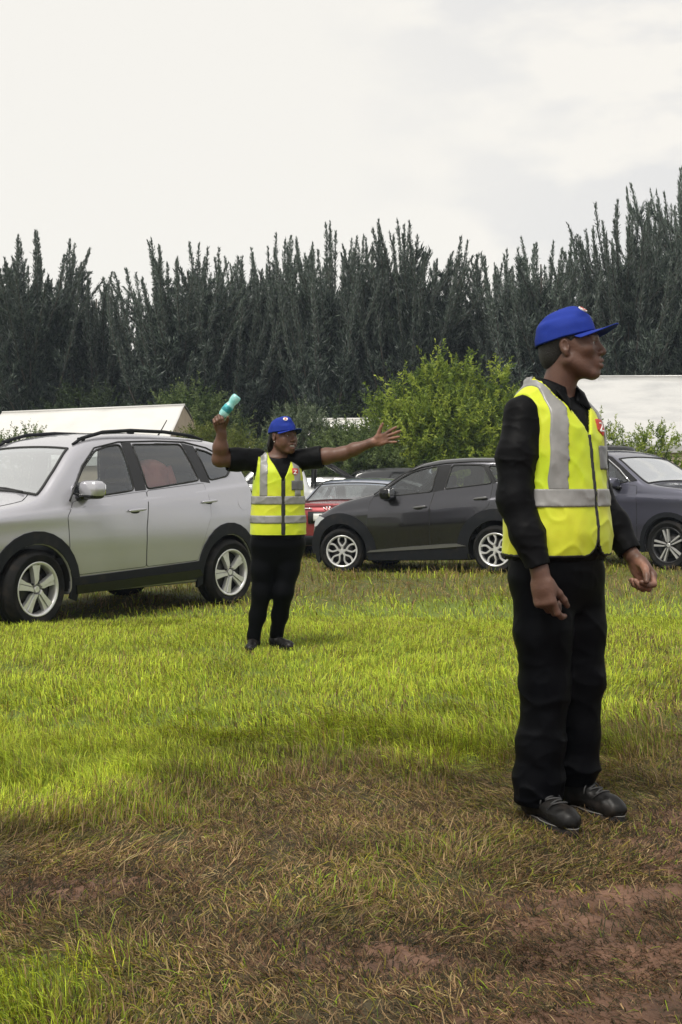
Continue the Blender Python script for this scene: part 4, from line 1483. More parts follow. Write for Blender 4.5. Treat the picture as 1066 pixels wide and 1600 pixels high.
    for sd in (1, -1):
        for x, sg in ((wb, 1), (-wb, 1)):
            add_wheel(c.root, x, .765 * sd, .34, 'blade', .345, .235, R(7) * (x > 0), R(10 if x > 0 else 28))
    c.panel('fuel_flap', [(-1.46 + .085 * math.cos(t), 1.065 + .085 * math.sin(t)) for t in np.linspace(0, 2 * np.pi, 20, endpoint=False)], .002, pm, c.root, .004, (1,))
    # windscreen with dark border, wipers, bonnet shut line
    scr, G = c.on_top('windscreen', .665, 1.125, .072, MAT_SCREEN, .004)
    edge = np.concatenate([G[0], G[:, -1], G[-1, ::-1], G[::-1, 0]])
    c.tube('windscreen_seal', edge, .014, MAT_SEAL, scr)
    c.tube('wiper', [(1.14, .55, 1.185), (1.10, .25, 1.215), (1.085, -.10, 1.228)], .010, MAT_SEAL)
    c.tube('wiper', [(1.15, .05, 1.205), (1.11, -.30, 1.205), (1.09, -.60, 1.185)], .010, MAT_SEAL)
    xs = np.linspace(1.10, 1.95, 12)
    for sd in (1, -1):
        yy = np.interp(xs, [1.10, 1.25, 1.95], [.60, .70, .62])
        c.tube('bonnet_gap', [(x, y * sd, float(c.top(np.array([x]), np.array([y]))[0]) - .001) for x, y in zip(xs, yy)], .0045, MAT_SEAL)
    # roof rails and aerial
    for sd in (1, -1):
        rx = np.array([.60, .50, .25, -.1, -.55, -.95, -1.12])
        yy = np.array([.575, .575, .580, .580, .57, .55, .545])
        base = c.top(rx, yy)
        rz = base + np.array([.008, .026, .036, .040, .040, .030, .006])
        c.tube('roof_rail', np.stack([rx, yy * sd, rz], 1), [.014, .017, .018, .018, .018, .017, .012], MAT_CLAD, None, 8)
        for k in (1, 3, 5):
            c.ell('rail_foot', (rx[k], yy[k] * sd, base[k] + .020), (.045, .014, .016), MAT_CLAD, .6)
    c.tube('aerial', [(-.98, .0, 1.74), (-1.03, 0, 1.80), (-1.13, 0, 1.935)], [.012, .007, .005], MAT_SEAL)
    c.mirror(.70, 1.205, pm, MAT_TRIM)
    c.panel('headlight', [(1.62, .90), (1.78, .93), (1.98, .84), (1.99, .74), (1.80, .76)], .006, MAT_LAMP, c.root, .01, rnd=.03)
    c.panel('tail_lamp', [(-1.66, 1.10), (-1.74, 1.12), (-1.74, .96), (-1.68, .98)], .004, MAT_TAIL, c.root, .01, rnd=.03)
    c.seats(.22, -.70, .55)
    # a faded red jacket hung over the rear seat, seen through the side window
    bpy.context.view_layer.update()
    jp = c.root.matrix_world @ Vector((-.50, .44, 1.02))
    j = empty('jacket', jp, c.root.rotation_euler[2])
    tag(j, 'faded red jacket hanging inside the rear side window of the silver SUV', 'jacket')
    v, f = superell((0, 0, .22), (.235, .10, .26), .7, 28, 18)
    v = v + np.stack([0 * v[:, 0], .022 * vnoise(v[:, 0] * 16, v[:, 2] * 5, seed=88), .02 * vnoise(v[:, 0] * 9, v[:, 2] * 9, seed=89)], 1)
    jb = link('jacket_body', mesh_np('jacket_body', v, f, True, MAT_SEAT_RED), j)
    for sx in (-1, 1):
        v, f = tube_np([(sx * .17, .03, .40), (sx * .23, .05, .25), (sx * .22, .07, .05)], [.06, .055, .05], 10)
        link('sleeve', mesh_np('sleeve', v, f, True, MAT_SEAT_RED), j)
    return c


def build_dark():
    Pf, Pr = np.array([-0.005, 16.4]), np.array([2.07, 15.4])
    u = (Pf - Pr) / np.linalg.norm(Pf - Pr); n = np.array([-u[1], u[0]])
    mid = (Pf + Pr) / 2 - n * .87
    wf, wr = 1.150, -1.150
    pm = paint('dark_grey_paint', (0.052, 0.052, 0.060), 0.85, 0.24, (.02, .02, .02))
    fw = [(.50, 1.105), (.36, 1.240), (.21, 1.340), (.06, 1.412), (-.12, 1.455), (-.318, 1.478), (-.245, 1.130), (.25, 1.095)]
    rw = [(-.520, 1.484), (-.80, 1.480), (-.968, 1.466), (-1.105, 1.218), (-.436, 1.160)]
    qw = [(-1.040, 1.460), (-1.20, 1.440), (-1.42, 1.350), (-1.40, 1.275), (-1.165, 1.228)]
    q = dict(W0=.87, paint=pm, bottom=.18, floor=.48, k=.075,
             inset=([.15, .35, .52, .68, .85, 1.0, 1.12, 1.35, 1.50, 1.62, 1.75], [.075, .035, .012, 0, .012, .036, .066, .135, .195, .27, .36]),
             plan=([-2.0, -1.75, -1.4, -.6, .9, 1.25, 1.50, 1.75], [.20, .10, .035, 0, 0, .030, .085, .18]),
             creases=[(1.15, .86, -1.4, 1.00, .014, .05), (.65, .48, -.8, .62, -.012, .13)],
             top=([-1.85, -1.65, -1.40, -1.05, -.65, -.35, -.10, .10, .30, .48, .64, .85, 1.13, 1.40, 1.56, 1.74], [1.36, 1.475, 1.545, 1.585, 1.600, 1.592, 1.555, 1.480, 1.375, 1.255, 1.165, 1.120, 1.055, .945, .85, .60]),
             crown=([-2, 0, .6, 1.0, 1.8], [.06, .06, .05, .05, .05]),
             nose=([.15, .35, .60, .75, .95], [1.70, 1.745, 1.745, 1.71, 1.55]), nose_x=1.80, nr=.16,
             tail=([.2, .45, .9, 1.15, 1.36, 1.52, 1.65], [-1.78, -1.88, -1.90, -1.86, -1.76, -1.58, -1.3]), tail_x=-1.96, tr=.16,
             cabin=(-1.65, .78), windows=[('front', fw), ('rear', rw), ('quarter', qw)], screens=[(-.02, .56, .085)],
             arches=[(wf, .325, .385), (wr, .325, .385)])
    c = Car('dark_hatchback', (mid[0], mid[1], -.085), math.atan2(u[1], u[0]), 'dark grey hatchback parked side-on between the woman and the man', q)
    c.root.rotation_euler = (0, R(2.0), math.atan2(u[1], u[0]))
    c.shell(.0145)
    fd = [(.685, .98), (.708, .764), (.745, .345), (-.205, .345), (-.222, .90), (-.255, 1.02), (-.285, 1.122), (.30, 1.082), (.62, 1.085)]
    rd = [(-.217, .345), (-.72, .345), (-.770, .62), (-.85, .735), (-1.00, .86), (-1.072, .918), (-1.10, 1.06), (-1.118, 1.205), (-.425, 1.146), (-.297, 1.126), (-.267, 1.02), (-.234, .90)]
    ex = lambda p, d: (np.array(p) - np.mean(p, 0)) * (1 + d / .5) + np.mean(p, 0)
    for nm, p, win in (('front_door', fd, fw), ('rear_door', rd, rw)):
        c.panel('door_gap', ex(p, .007), .0008, MAT_SEAL, c.root, .004, rnd=.03)
        d = c.panel('door', p, .0035, pm, c.root, .008, rnd=.025)
        c.panel('window', win, -.004, MAT_GLASS if nm == 'front_door' else MAT_GLASS_D, d, .0, rnd=.035)
        c.outline('window_seal', win, .010, .001, MAT_SEAL, d)
        hx, hz = (-.080, .918) if nm == 'front_door' else (-.950, 1.014)
        for sd, dd in zip((1, -1), d):
            y = float(c.W(np.array([hx]), np.array([hz]))[0])
            c.ell('handle_recess', (hx + .01, (y - .010) * sd, hz - .008), (.085, .020, .036), MAT_SEAL, .8, None, dd)
            c.ell('handle', (hx - .01, (y + .026) * sd, hz + .006), (.098, .013, .0150), mat('satin_handle', (.16, .16, .165), .3, metal=.6), .6, roty(R(5)), dd)
    c.panel('quarter_window', qw, -.004, MAT_GLASS_D, c.root, 0, rnd=.04)
    c.outline('window_seal', qw, .010, .001, MAT_SEAL, c.root)
    c.panel('door_pillar', [(-.322, 1.492), (-.512, 1.498), (-.428, 1.150), (-.252, 1.122)], .002, MAT_TRIM, c.root)
    c.panel('rear_pillar', [(-.975, 1.480), (-1.035, 1.472), (-1.160, 1.222), (-1.112, 1.208)], .002, MAT_TRIM, c.root)
    c.panel('mirror_triangle', [(.635, 1.088), (.50, 1.125), (.385, 1.205), (.36, 1.095)], .003, MAT_TRIM, c.root)
    c.outline('roof_gutter', [(.62, 1.115), (.40, 1.262), (.18, 1.398), (-.06, 1.478), (-.42, 1.520), (-.8, 1.526), (-1.10, 1.510), (-1.40, 1.450)], .010, .003, MAT_SEAL, c.root, closed=False)
    c.panel('arch_cladding', arch_poly(wf, .325, .395, .545, -4, 190), .012, MAT_CLAD, c.root, .03)
    c.panel('arch_cladding', arch_poly(wr, .325, .395, .550, -8, 190), .012, MAT_CLAD, c.root, .03)
    c.panel('bumper_cladding', [(wf + .40, .17), (wf + .40, .40), (1.63, .36), (1.64, .22), (1.60, .15)], .010, MAT_CLAD, c.root, .03)
    c.panel('sill_cladding', [(wf - .41, .19), (wf - .41, .330), (wr + .41, .338), (wr + .41, .20)], .012, MAT_CLAD, c.root, .05)
    c.panel('sill_strip', [(.755, .303), (.70, .330), (.2, .372), (-.45, .410), (-.60, .412), (-.735, .378), (-.2, .345)], .022, mat('satin_strip', (.20, .20, .205), .3, metal=.6), c.root, .02)
    for sd in (1, -1):
        add_wheel(c.root, wf, .765 * sd, .325, 'fork', .325, .222, R(14), R(6))
        add_wheel(c.root, wr, .765 * sd, .325, 'fork', .325, .222, 0, R(24))
    scr, G = c.on_top('windscreen', -.045, .585, .075, MAT_SCREEN, .004)
    c.tube('windscreen_seal', np.concatenate([G[0], G[:, -1], G[-1, ::-1], G[::-1, 0]]), .014, MAT_SEAL, scr)
    xs = np.linspace(.70, 1.50, 12)
    for sd in (1, -1):
        yy = np.interp(xs, [.70, .9, 1.50], [.66, .72, .62])
        c.tube('bonnet_gap', [(x, y * sd, float(c.top(np.array([x]), np.array([y]))[0]) - .001) for x, y in zip(xs, yy)], .0045, MAT_SEAL)
    c.mirror(.405, 1.130, MAT_TRIM, MAT_TRIM)
    c.panel('headlight', [(1.40, .80), (1.50, .835), (1.58, .78), (1.61, .68), (1.52, .70)], .008, MAT_LAMP, c.root, .015, rnd=.02)
    c.panel('tail_lamp', [(-1.60, 1.00), (-1.78, 1.03), (-1.78, .90), (-1.62, .88)], .004, MAT_TAIL, c.root, .01, rnd=.02)
    c.seats(-.06, -.72, .46)
    return c


def build_xt():
    th = R(48)
    u = np.array([math.cos(th), -math.sin(th)])
    Pf = np.array([4.65, 16.4])
    nr = np.array([u[1], -u[0]])                   # right-hand side, towards the camera
    if nr[1] > 0: nr = -nr
    mid = Pf - u * 1.325 - nr * .90
    wf, wr = 1.325, -1.325
    pm = paint('blue_grey_paint', (0.105, 0.106, 0.145), 0.55, 0.30)
    fw = [(.63, 1.265), (.42, 1.44), (.20, 1.58), (.05, 1.635), (-.30, 1.655), (-.34, 1.235), (.35, 1.220)]
    rw = [(-.45, 1.655), (-1.10, 1.64), (-1.22, 1.27), (-.47, 1.24)]
    qw = [(-1.24, 1.62), (-1.60, 1.56), (-1.72, 1.40), (-1.36, 1.29)]
    q = dict(W0=.90, paint=pm, bottom=.24, floor=.58, k=.075,
             inset=([.2, .40, .65, .95, 1.10, 1.24, 1.45, 1.65, 1.78, 1.9], [.05, .016, 0, .004, .020, .050, .115, .195, .27, .36]),
             plan=([-2.3, -2.0, -1.6, -.7, 1.2, 1.6, 1.95, 2.2], [.20, .11, .035, 0, 0, .035, .12, .24]),
             creases=[(1.7, 1.02, -1.8, 1.10, .014, .05), (.7, .55, -.9, .60, -.010, .14)],
             top=([-2.25, -2.0, -1.6, -1.1, -.5, -.1, .12, .35, .65, .92, 1.05, 1.4, 1.75, 2.0, 2.25], [1.45, 1.60, 1.70, 1.745, 1.765, 1.755, 1.725, 1.625, 1.435, 1.275, 1.245, 1.205, 1.14, 1.03, .75]),
             crown=([-2.2, 0, .7, 1.1, 2.2], [.07, .075, .055, .05, .05]),
             nose=([.2, .5, .8, 1.0, 1.2], [2.10, 2.18, 2.18, 2.12, 1.9]), nose_x=2.22, nr=.30,
             tail=([.2, .5, .95, 1.2, 1.5, 1.7, 1.8], [-2.05, -2.15, -2.16, -2.10, -1.98, -1.80, -1.5]), tail_x=-2.22, tr=.16,
             cabin=(-1.85, 1.0), windows=[('front', fw), ('rear', rw), ('quarter', qw)], screens=[(.36, .90, .085)],
             arches=[(wf, .355, .40), (wr, .355, .40)])
    c = Car('blue_grey_suv', (mid[0], mid[1], -.07), math.atan2(u[1], u[0]), 'blue-grey SUV with two-tone spoked wheels, half hidden by the man', q)
    c.shell(.0165)
    fd = [(.79, 1.20), (.81, .80), (.80, .44), (-.38, .44), (-.40, 1.22), (.35, 1.205), (.64, 1.215)]
    rd = [(-.392, .44), (-.86, .44), (-.98, .78), (-1.20, .98), (-1.26, 1.25), (-.412, 1.222)]
    ex = lambda p, d: (np.array(p) - np.mean(p, 0)) * (1 + d / .5) + np.mean(p, 0)
    for nm, p, win in (('front_door', fd, fw), ('rear_door', rd, rw)):
        c.panel('door_gap', ex(p, .008), .0008, MAT_SEAL, c.root, .004, rnd=.03)
        d = c.panel('door', p, .0035, pm, c.root, .008, rnd=.025)
        c.panel('window', win, -.004, MAT_GLASS_D, d, .0, rnd=.035)
        c.outline('window_seal', win, .010, .001, MAT_SEAL, d)
        hx, hz = (-.20, 1.06) if nm == 'front_door' else (-1.06, 1.09)
        for sd, dd in zip((1, -1), d):
            y = float(c.W(np.array([hx]), np.array([hz]))[0])
            c.ell('handle', (hx - .01, (y + .026) * sd, hz + .006), (.105, .013, .0145), pm, .6, None, dd)
    c.panel('quarter_window', qw, -.004, MAT_GLASS_D, c.root, 0, rnd=.04)
    c.panel('door_pillar', [(-.31, 1.67), (-.44, 1.67), (-.46, 1.23), (-.35, 1.225)], .002, MAT_TRIM, c.root)
    c.panel('roof_pillar', [(.70, 1.262), (.60, 1.290), (.42, 1.450), (.22, 1.592), (.06, 1.650), (.06, 1.690), (.26, 1.640), (.50, 1.480), (.78, 1.285)], .003, MAT_TRIM, c.root)
    c.outline('chrome_line', [(.665, 1.262), (.44, 1.452), (.21, 1.600), (.05, 1.655), (-.4, 1.678), (-1.1, 1.66), (-1.6, 1.585)], .010, .006, MAT_CHROME, c.root, closed=False)
    c.panel('arch_cladding', arch_poly(wf, .355, .405, .475, -15, 195), .010, MAT_CLAD, c.root, .03)
    c.panel('arch_cladding', arch_poly(wr, .355, .405, .475, -15, 195), .010, MAT_CLAD, c.root, .03)
    c.panel('sill_cladding', [(wf - .40, .25), (wf - .42, .40), (wr + .42, .40), (wr + .40, .25)], .014, MAT_CLAD, c.root, .05)
    for sd in (1, -1):
        add_wheel(c.root, wf, .795 * sd, .355, 'vee', .36, .255, 0, R(20))
        add_wheel(c.root, wr, .795 * sd, .355, 'vee', .36, .255, 0, R(4))
    scr, G = c.on_top('windscreen', .335, .925, .075, MAT_SCREEN, .004)
    c.tube('windscreen_seal', np.concatenate([G[0], G[:, -1], G[-1, ::-1], G[::-1, 0]]), .014, MAT_SEAL, scr)
    xs = np.linspace(.98, 2.0, 12)
    for sd in (1, -1):
        yy = np.interp(xs, [.98, 1.2, 2.0], [.68, .76, .66])
        c.tube('bonnet_gap', [(x, y * sd, float(c.top(np.array([x]), np.array([y]))[0]) - .001) for x, y in zip(xs, yy)], .0045, MAT_SEAL)
    c.mirror(.47, 1.245, pm, MAT_TRIM)
    c.panel('headlight', [(1.72, 1.02), (1.9, 1.03), (2.06, .97), (2.06, .90), (1.85, .93)], .008, MAT_LAMP, c.root, .012, rnd=.02)
    c.seats(0.0, -.85, .58)
    return c


def far_car(name, x, y, heading, label, col, kind='hatch', hgt=1.48, h=.03, **kw):
    """the same construction, coarser, for cars that show only as roofs between the others"""
    pm = paint(name + '_paint', col, kw.get('metal', .3), .32)
    s = hgt / 1.48
    if kind == 'sedan':
        top = ([-2.3, -2.15, -1.75, -1.45, -.80, -.45, 0, .35, 1.0, 1.15, 1.6, 2.0, 2.25], [.90, 1.00, 1.035, 1.06, 1.385, 1.45, 1.475, 1.42, 1.07, 1.03, .98, .88, .62])
        fw = [(.68, 1.02), (.30, 1.29), (.0, 1.36), (-.05, 1.01), (.4, .99)]
        rw = [(-.12, 1.36), (-.62, 1.30), (-1.02, 1.08), (-.12, 1.02)]
        scr = [(.40, .96, .08), (-1.40, -.86, .085)]; cab = (-1.5, 1.15)
        tail = ([.2, .45, .8, .98, 1.2, 1.48], [-2.15, -2.25, -2.27, -2.22, -1.5, -.9]); ra = -1.35
    elif kind == 'pickup':
        top = ([-2.6, -1.0, -.82, -.74, -.60, -.2, .35, .9, 1.02, 1.6, 2.1, 2.4], [1.05, 1.06, 1.08, 1.30, 1.62, 1.70, 1.66, 1.20, 1.15, 1.10, 1.0, .7])
        fw = [(.70, 1.16), (.34, 1.52), (.0, 1.58), (-.05, 1.14)]; rw = [(-.12, 1.58), (-.55, 1.54), (-.60, 1.15), (-.12, 1.14)]
        scr = [(.40, .88, .08)]; cab = (-.62, 1.05); s = hgt / 1.70
        tail = ([.2, .5, 1.0, 1.2, 1.7], [-2.5, -2.55, -2.55, -2.5, -2.5]); ra = -1.55
    else:
        top = ([-2.0, -1.8, -1.5, -1.0, -.5, 0, .35, .98, 1.12, 1.5, 1.85, 2.05], [1.20, 1.35, 1.43, 1.47, 1.48, 1.46, 1.39, 1.02, .99, .94, .84, .6])
        fw = [(.68, .99), (.30, 1.27), (.0, 1.34), (-.05, .98)]; rw = [(-.12, 1.34), (-.85, 1.32), (-1.05, 1.03), (-.12, .99)]
        scr = [(.40, .94, .08), (-1.92, -1.62, .1)]; cab = (-1.75, 1.1)
        tail = ([.2, .45, .9, 1.05, 1.3, 1.45], [-1.95, -2.0, -2.0, -1.97, -1.85, -1.65]); ra = -1.28
    ZS = lambda l: [v * s for v in l]
    PS = lambda P: [(a, b * s) for a, b in P]
    q = dict(W0=.87, paint=pm, bottom=.22, floor=.50, k=.09, inset=(ZS([.2, .5, .9, 1.02, 1.25, 1.45, 1.6]), [.04, 0, .012, .045, .13, .22, .32]),
             plan=([-2.6, -2.1, -1.6, -.7, 1.1, 1.6, 2.0, 2.4], [.16, .10, .03, 0, 0, .04, .14, .28]), creases=[(1.6, .74 * s, -2, .80 * s, .012, .06)],
             top=(top[0], ZS(top[1])), crown=([-2.2, 0, .7, 1.1, 2.2], [.05, .07, .055, .05, .05]),
             nose=(ZS([.2, .5, .75, .95, 1.1]), [2.0, 2.08, 2.06, 1.95, 1.7]), nose_x=2.12, nr=.30, tail=(ZS(tail[0]), tail[1]), tail_x=min(tail[1]) - .06, tr=.14,
             cabin=cab, windows=[('front', PS(fw)), ('rear', PS(rw))], screens=scr, arches=[(1.28, .31, .36), (ra, .31, .36)])
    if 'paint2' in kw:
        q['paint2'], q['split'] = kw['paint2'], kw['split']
    c = Car(name, (x, y, kw.get('z', -.1)), heading, label, q)
    c.shell(h)
    for nm, w in (('window', PS(fw)), ('window', PS(rw))):
        c.panel('window', w, -.004, MAT_GLASS_D, c.root, 0, step=.2, rnd=.04)
        c.outline('window_seal', w, .012, .001, MAT_SEAL, c.root)
    for k, (a, b, mg) in enumerate(scr):
        o, G = c.on_top('windscreen' if k == 0 else 'rear_screen', a - .025, b + .025, mg - .012, MAT_SCREEN if k == 0 else kw.get('rear_glass', MAT_GLASS_D), .004)
        c.tube('screen_seal', np.concatenate([G[0], G[:, -1], G[-1, ::-1], G[::-1, 0]]), .014, MAT_SEAL, o)
    c.panel('door_pillar', PS([(.0, fw[2][1] + .02), (-.12, rw[0][1] + .02), (-.12, rw[-1][1] - .02), (-.05, fw[3][1] - .02)]), .002, MAT_TRIM, c.root)
    for sd in (1, -1):
        for wx in (1.28, ra):
            add_wheel(c.root, wx, .76 * sd, .31, kw.get('wheel', 'blade'), .31, .20)
    c.mirror(.62, 1.03 * s, pm, MAT_TRIM)
    return c


def build_far_cars():
    # red saloon: rear face to the lens, deck, rear screen, roof in grey-blue
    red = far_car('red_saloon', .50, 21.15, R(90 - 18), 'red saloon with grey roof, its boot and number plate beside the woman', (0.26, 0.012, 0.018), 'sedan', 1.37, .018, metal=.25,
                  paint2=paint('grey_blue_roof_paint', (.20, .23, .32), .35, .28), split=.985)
    q = red.q
    # boot face details: plate recess, plate, emblem, lamps, script, bumper
    bx = lambda zz, yy: float(catmull(*q['tail'], zz)) + q['tr'] * (abs(yy) / .87) ** 4 - .004
    def rear_patch(nm, y0, y1, z0, z1, off, m, parent=None, ny=8, nz=4):
        yy = np.linspace(y0, y1, ny); zz = np.linspace(z0, z1, nz)
        V = np.array([(bx(w, u) - off, u, w) for u in yy for w in zz])
        idx = np.arange(ny * nz).reshape(ny, nz)
        F = np.stack([idx[:-1, :-1], idx[:-1, 1:], idx[1:, 1:], idx[1:, :-1]], -1).reshape(-1, 4)
        v, f = solidify(V, F, -.012)
        return link(nm, mesh_np(nm, v, f, True, m), parent or red.root)
    rear_patch('plate_recess', -.36, .36, .60, .80, .004, MAT_TRIM)
    pl = rear_patch('number_plate', -.26, .26, .645, .765, .014, mat('white_plate', (.70, .70, .66), .5))
    cu = bpy.data.curves.new('plate_text', 'FONT'); cu.body = 'DL 1K'; cu.size = .125; cu.align_x = 'CENTER'; cu.align_y = 'CENTER'; cu.extrude = .002
    to = bpy.data.objects.new('plate_text', cu); COL.objects.link(to)
    me = bpy.data.meshes.new_from_object(to.evaluated_get(bpy.context.evaluated_depsgraph_get())); bpy.data.objects.remove(to)
    me.materials.clear(); me.materials.append(mat('plate_ink', (.02, .02, .03), .6))
    t = link('plate_text', me, pl, (bx(.705, 0) - .032, 0, .705)); t.rotation_euler = (R(90), 0, R(-90))
    for k in range(3):
        y0 = .02 - .05 * k
        v, f = tube_np([(bx(.86, 0) - .012, -y0 + .02, .895 - .008 * k), (bx(.83, 0) - .012, -y0 - .025, .84 - .008 * k)], [.010, .006], 6)
        link('chrome_emblem', mesh_np('chrome_emblem', v, f, True, MAT_CHROME), red.root)
    rear_patch('boot_script', .30, .62, .838, .856, .006, MAT_CHROME)
    rear_patch('tail_lamp', -.80, -.52, .70, .86, .006, MAT_TAIL); rear_patch('tail_lamp', .52, .80, .70, .86, .006, MAT_TAIL)
    rear_patch('bumper_valance', -.74, .74, .24, .40, .012, MAT_CLAD)
    rear_patch('boot_lip', -.72, .72, .905, .925, .010, paint('red_lip', (.26, .012, .018), .25))
    # pickup with a black roll bar, facing left
    pk = far_car('white_pickup', -1.60, 28.2, R(184), 'white pickup with a black roll bar seen under the outstretched arm', (.55, .56, .57), 'pickup', 1.62, .03, z=.06)
    for sd in (1, -1):
        y = .60 * sd
        pk.tube('roll_bar', [(-.92, y, .95), (-.95, y, 1.56), (-1.02, y * .97, 1.68), (-1.20, y * .96, 1.62), (-2.10, y, 1.08)], [.042, .042, .045, .042, .040], MAT_TRIM, None, 8)
    pk.tube('roll_bar', [(-1.00, -.58, 1.68), (-1.00, .58, 1.68)], .042, MAT_TRIM, None, 8)
    far_car('white_hatchback', 1.35, 27.6, R(10), 'white hatchback with dark windows between the red saloon and the dark hatchback', (.62, .62, .61), 'hatch', 1.40, .028)
    far_car('silver_hatchback', .30, 30.0, R(-8), 'silver hatchback whose pale roof shows behind the red saloon', (.50, .50, .51), 'hatch', 1.45, .03, metal=.5)
    b = far_car('black_suv', 2.10, 30.4, R(5), 'black car whose roof shows below the bright bush over the dark hatchback', (.012, .013, .015), 'hatch', 1.70, .03)
    b2 = far_car('black_suv', 5.75, 24.2, R(30), 'black SUV with a roof box behind the vest of the man', (.012, .013, .015), 'hatch', 1.72, .03)
    b2.ell('roof_box', (-.35, .0, 1.90), (.75, .38, .16), MAT_TRIM, .5)
    far_car('white_suv', 8.25, 23.4, R(215), 'white SUV at the edge beside the big white tent', (.62, .62, .60), 'hatch', 1.74, .03)
    # small dark sign standing before the left tent
    sg = empty('sign', (-7.15, 28.3, -.1), R(-20))
    tag(sg, 'narrow dark upright sign on a post in front of the left white tent', 'sign')
    v, f = superell((0, 0, 2.34), (.05, .03, .16), .25)
    link('sign_panel', mesh_np('sign_panel', v, f, True, MAT_TRIM), sg)
    v, f = tube_np([(0, 0, -.05), (0, 0, 2.2)], .025, 8)
    link('post', mesh_np('post', v, f, True, MAT_CLAD), sg)


build_silver()
build_dark()
build_xt()
build_far_cars()


# ------------------------------------------------------------------ people
MAT_SKIN = mat('dark_brown_skin', attr='tint', rough=0.52, spec=0.40, bump=(130, 0.35, 0.003), coat=0.05, coat_rough=0.35, noise=(38, (.060, .030, .022), 0.50, 0.95))
MAT_VEST = mat('fluorescent_yellow_mesh', (0.47, 0.60, 0.004), 0.62, noise=(2.2, (0.56, 0.57, 0.020), 0.42, 0.62), bump=(55, 0.18, 0.004), sheen=0.15)
MAT_STRIP = mat('grey_reflective_tape', (0.235, 0.23, 0.225), 0.38, spec=0.7, noise=(16, (0.19, 0.188, 0.183), 0.42, 0.62), bump=(40, 0.22, 0.003))
MAT_SHIRT = mat('black_cotton', (0.0030, 0.0032, 0.0038), 0.55, spec=0.07, bump=(140, 0.25, 0.002), noise=(6, (0.0055, 0.0055, 0.0064), 0.4, 0.7))
MAT_TROUSER = mat('black_trouser_cloth', (0.0016, 0.0018, 0.0028), 0.50, spec=0.06, bump=(160, 0.25, 0.002), noise=(5, (0.0034, 0.0036, 0.0046), 0.45, 0.7))
MAT_COLLAR_IN = mat('grey_collar_lining', (0.21, 0.20, 0.185), 0.8)
MAT_CAP = mat('royal_blue_cotton', (0.008, 0.024, 0.200), 0.78, spec=0.2, bump=(160, 0.3, 0.002), noise=(9, (0.012, 0.032, 0.25), 0.4, 0.65))
MAT_BLACK_TRIM = mat('black_trim', (0.012, 0.012, 0.012), 0.6)
MAT_HAIR = mat('black_hair', (0.009, 0.008, 0.008), 0.6, bump=(220, 0.8, 0.004))
MAT_BOOT = mat('worn_black_leather', (0.0060, 0.0056, 0.0056), 0.44, spec=0.22, noise=(14, (0.030, 0.024, 0.020), 0.54, 0.78), bump=(45, 0.35, 0.004))
MAT_SOLE = mat('black_rubber_sole', (0.010, 0.009, 0.009), 0.8, noise=(18, (0.055, 0.038, 0.028), 0.5, 0.7), bump=(70, 0.4, 0.004))
MAT_LACE = mat('lace', (0.035, 0.035, 0.036), 0.7)
MAT_WELT = mat('pale_welt_stitching', (0.13, 0.125, 0.12), 0.7)
MAT_EYE = mat('eye_white', (0.30, 0.27, 0.245), 0.3)
MAT_PUPIL = mat('dark_iris', (0.010, 0.007, 0.005), 0.1)
MAT_TEETH = mat('teeth', (0.75, 0.72, 0.66), 0.3)
MAT_POCKET = mat('grey_card_pocket', (0.13, 0.13, 0.135), 0.35, noise=(20, (0.09, 0.09, 0.095), 0.4, 0.6))
MAT_BADGE_W = mat('white_print', (0.72, 0.70, 0.68), 0.6)
MAT_BADGE_R = mat('red_print', (0.42, 0.045, 0.03), 0.6)
MAT_STUD = mat('ear_stud', (0.8, 0.78, 0.72), 0.2, metal=0.8)
MAT_ZIP = mat('metal_zip_pull', (0.55, 0.55, 0.53), 0.3, metal=1.0)


class Person:
    """builds one person in a local frame: front -Y, left hand +X, feet at z = 0"""

    def __init__(s, name, loc, rz, label, seed):
        s.root = empty(name, loc, rz)
        tag(s.root, label, 'person', 'parking marshals in yellow vests')
        s.seed = seed

    def mesh(s, name, V, Q, m, parent=None, attrs=None, smooth=True, rel=0):
        V, Q = biggest(V, Q)
        if rel:
            V = relax(V, Q, rel)
        at = attrs(V) if attrs else None
        return link(name, mesh_np(name, V, Q, smooth, m, at), parent or s.root)


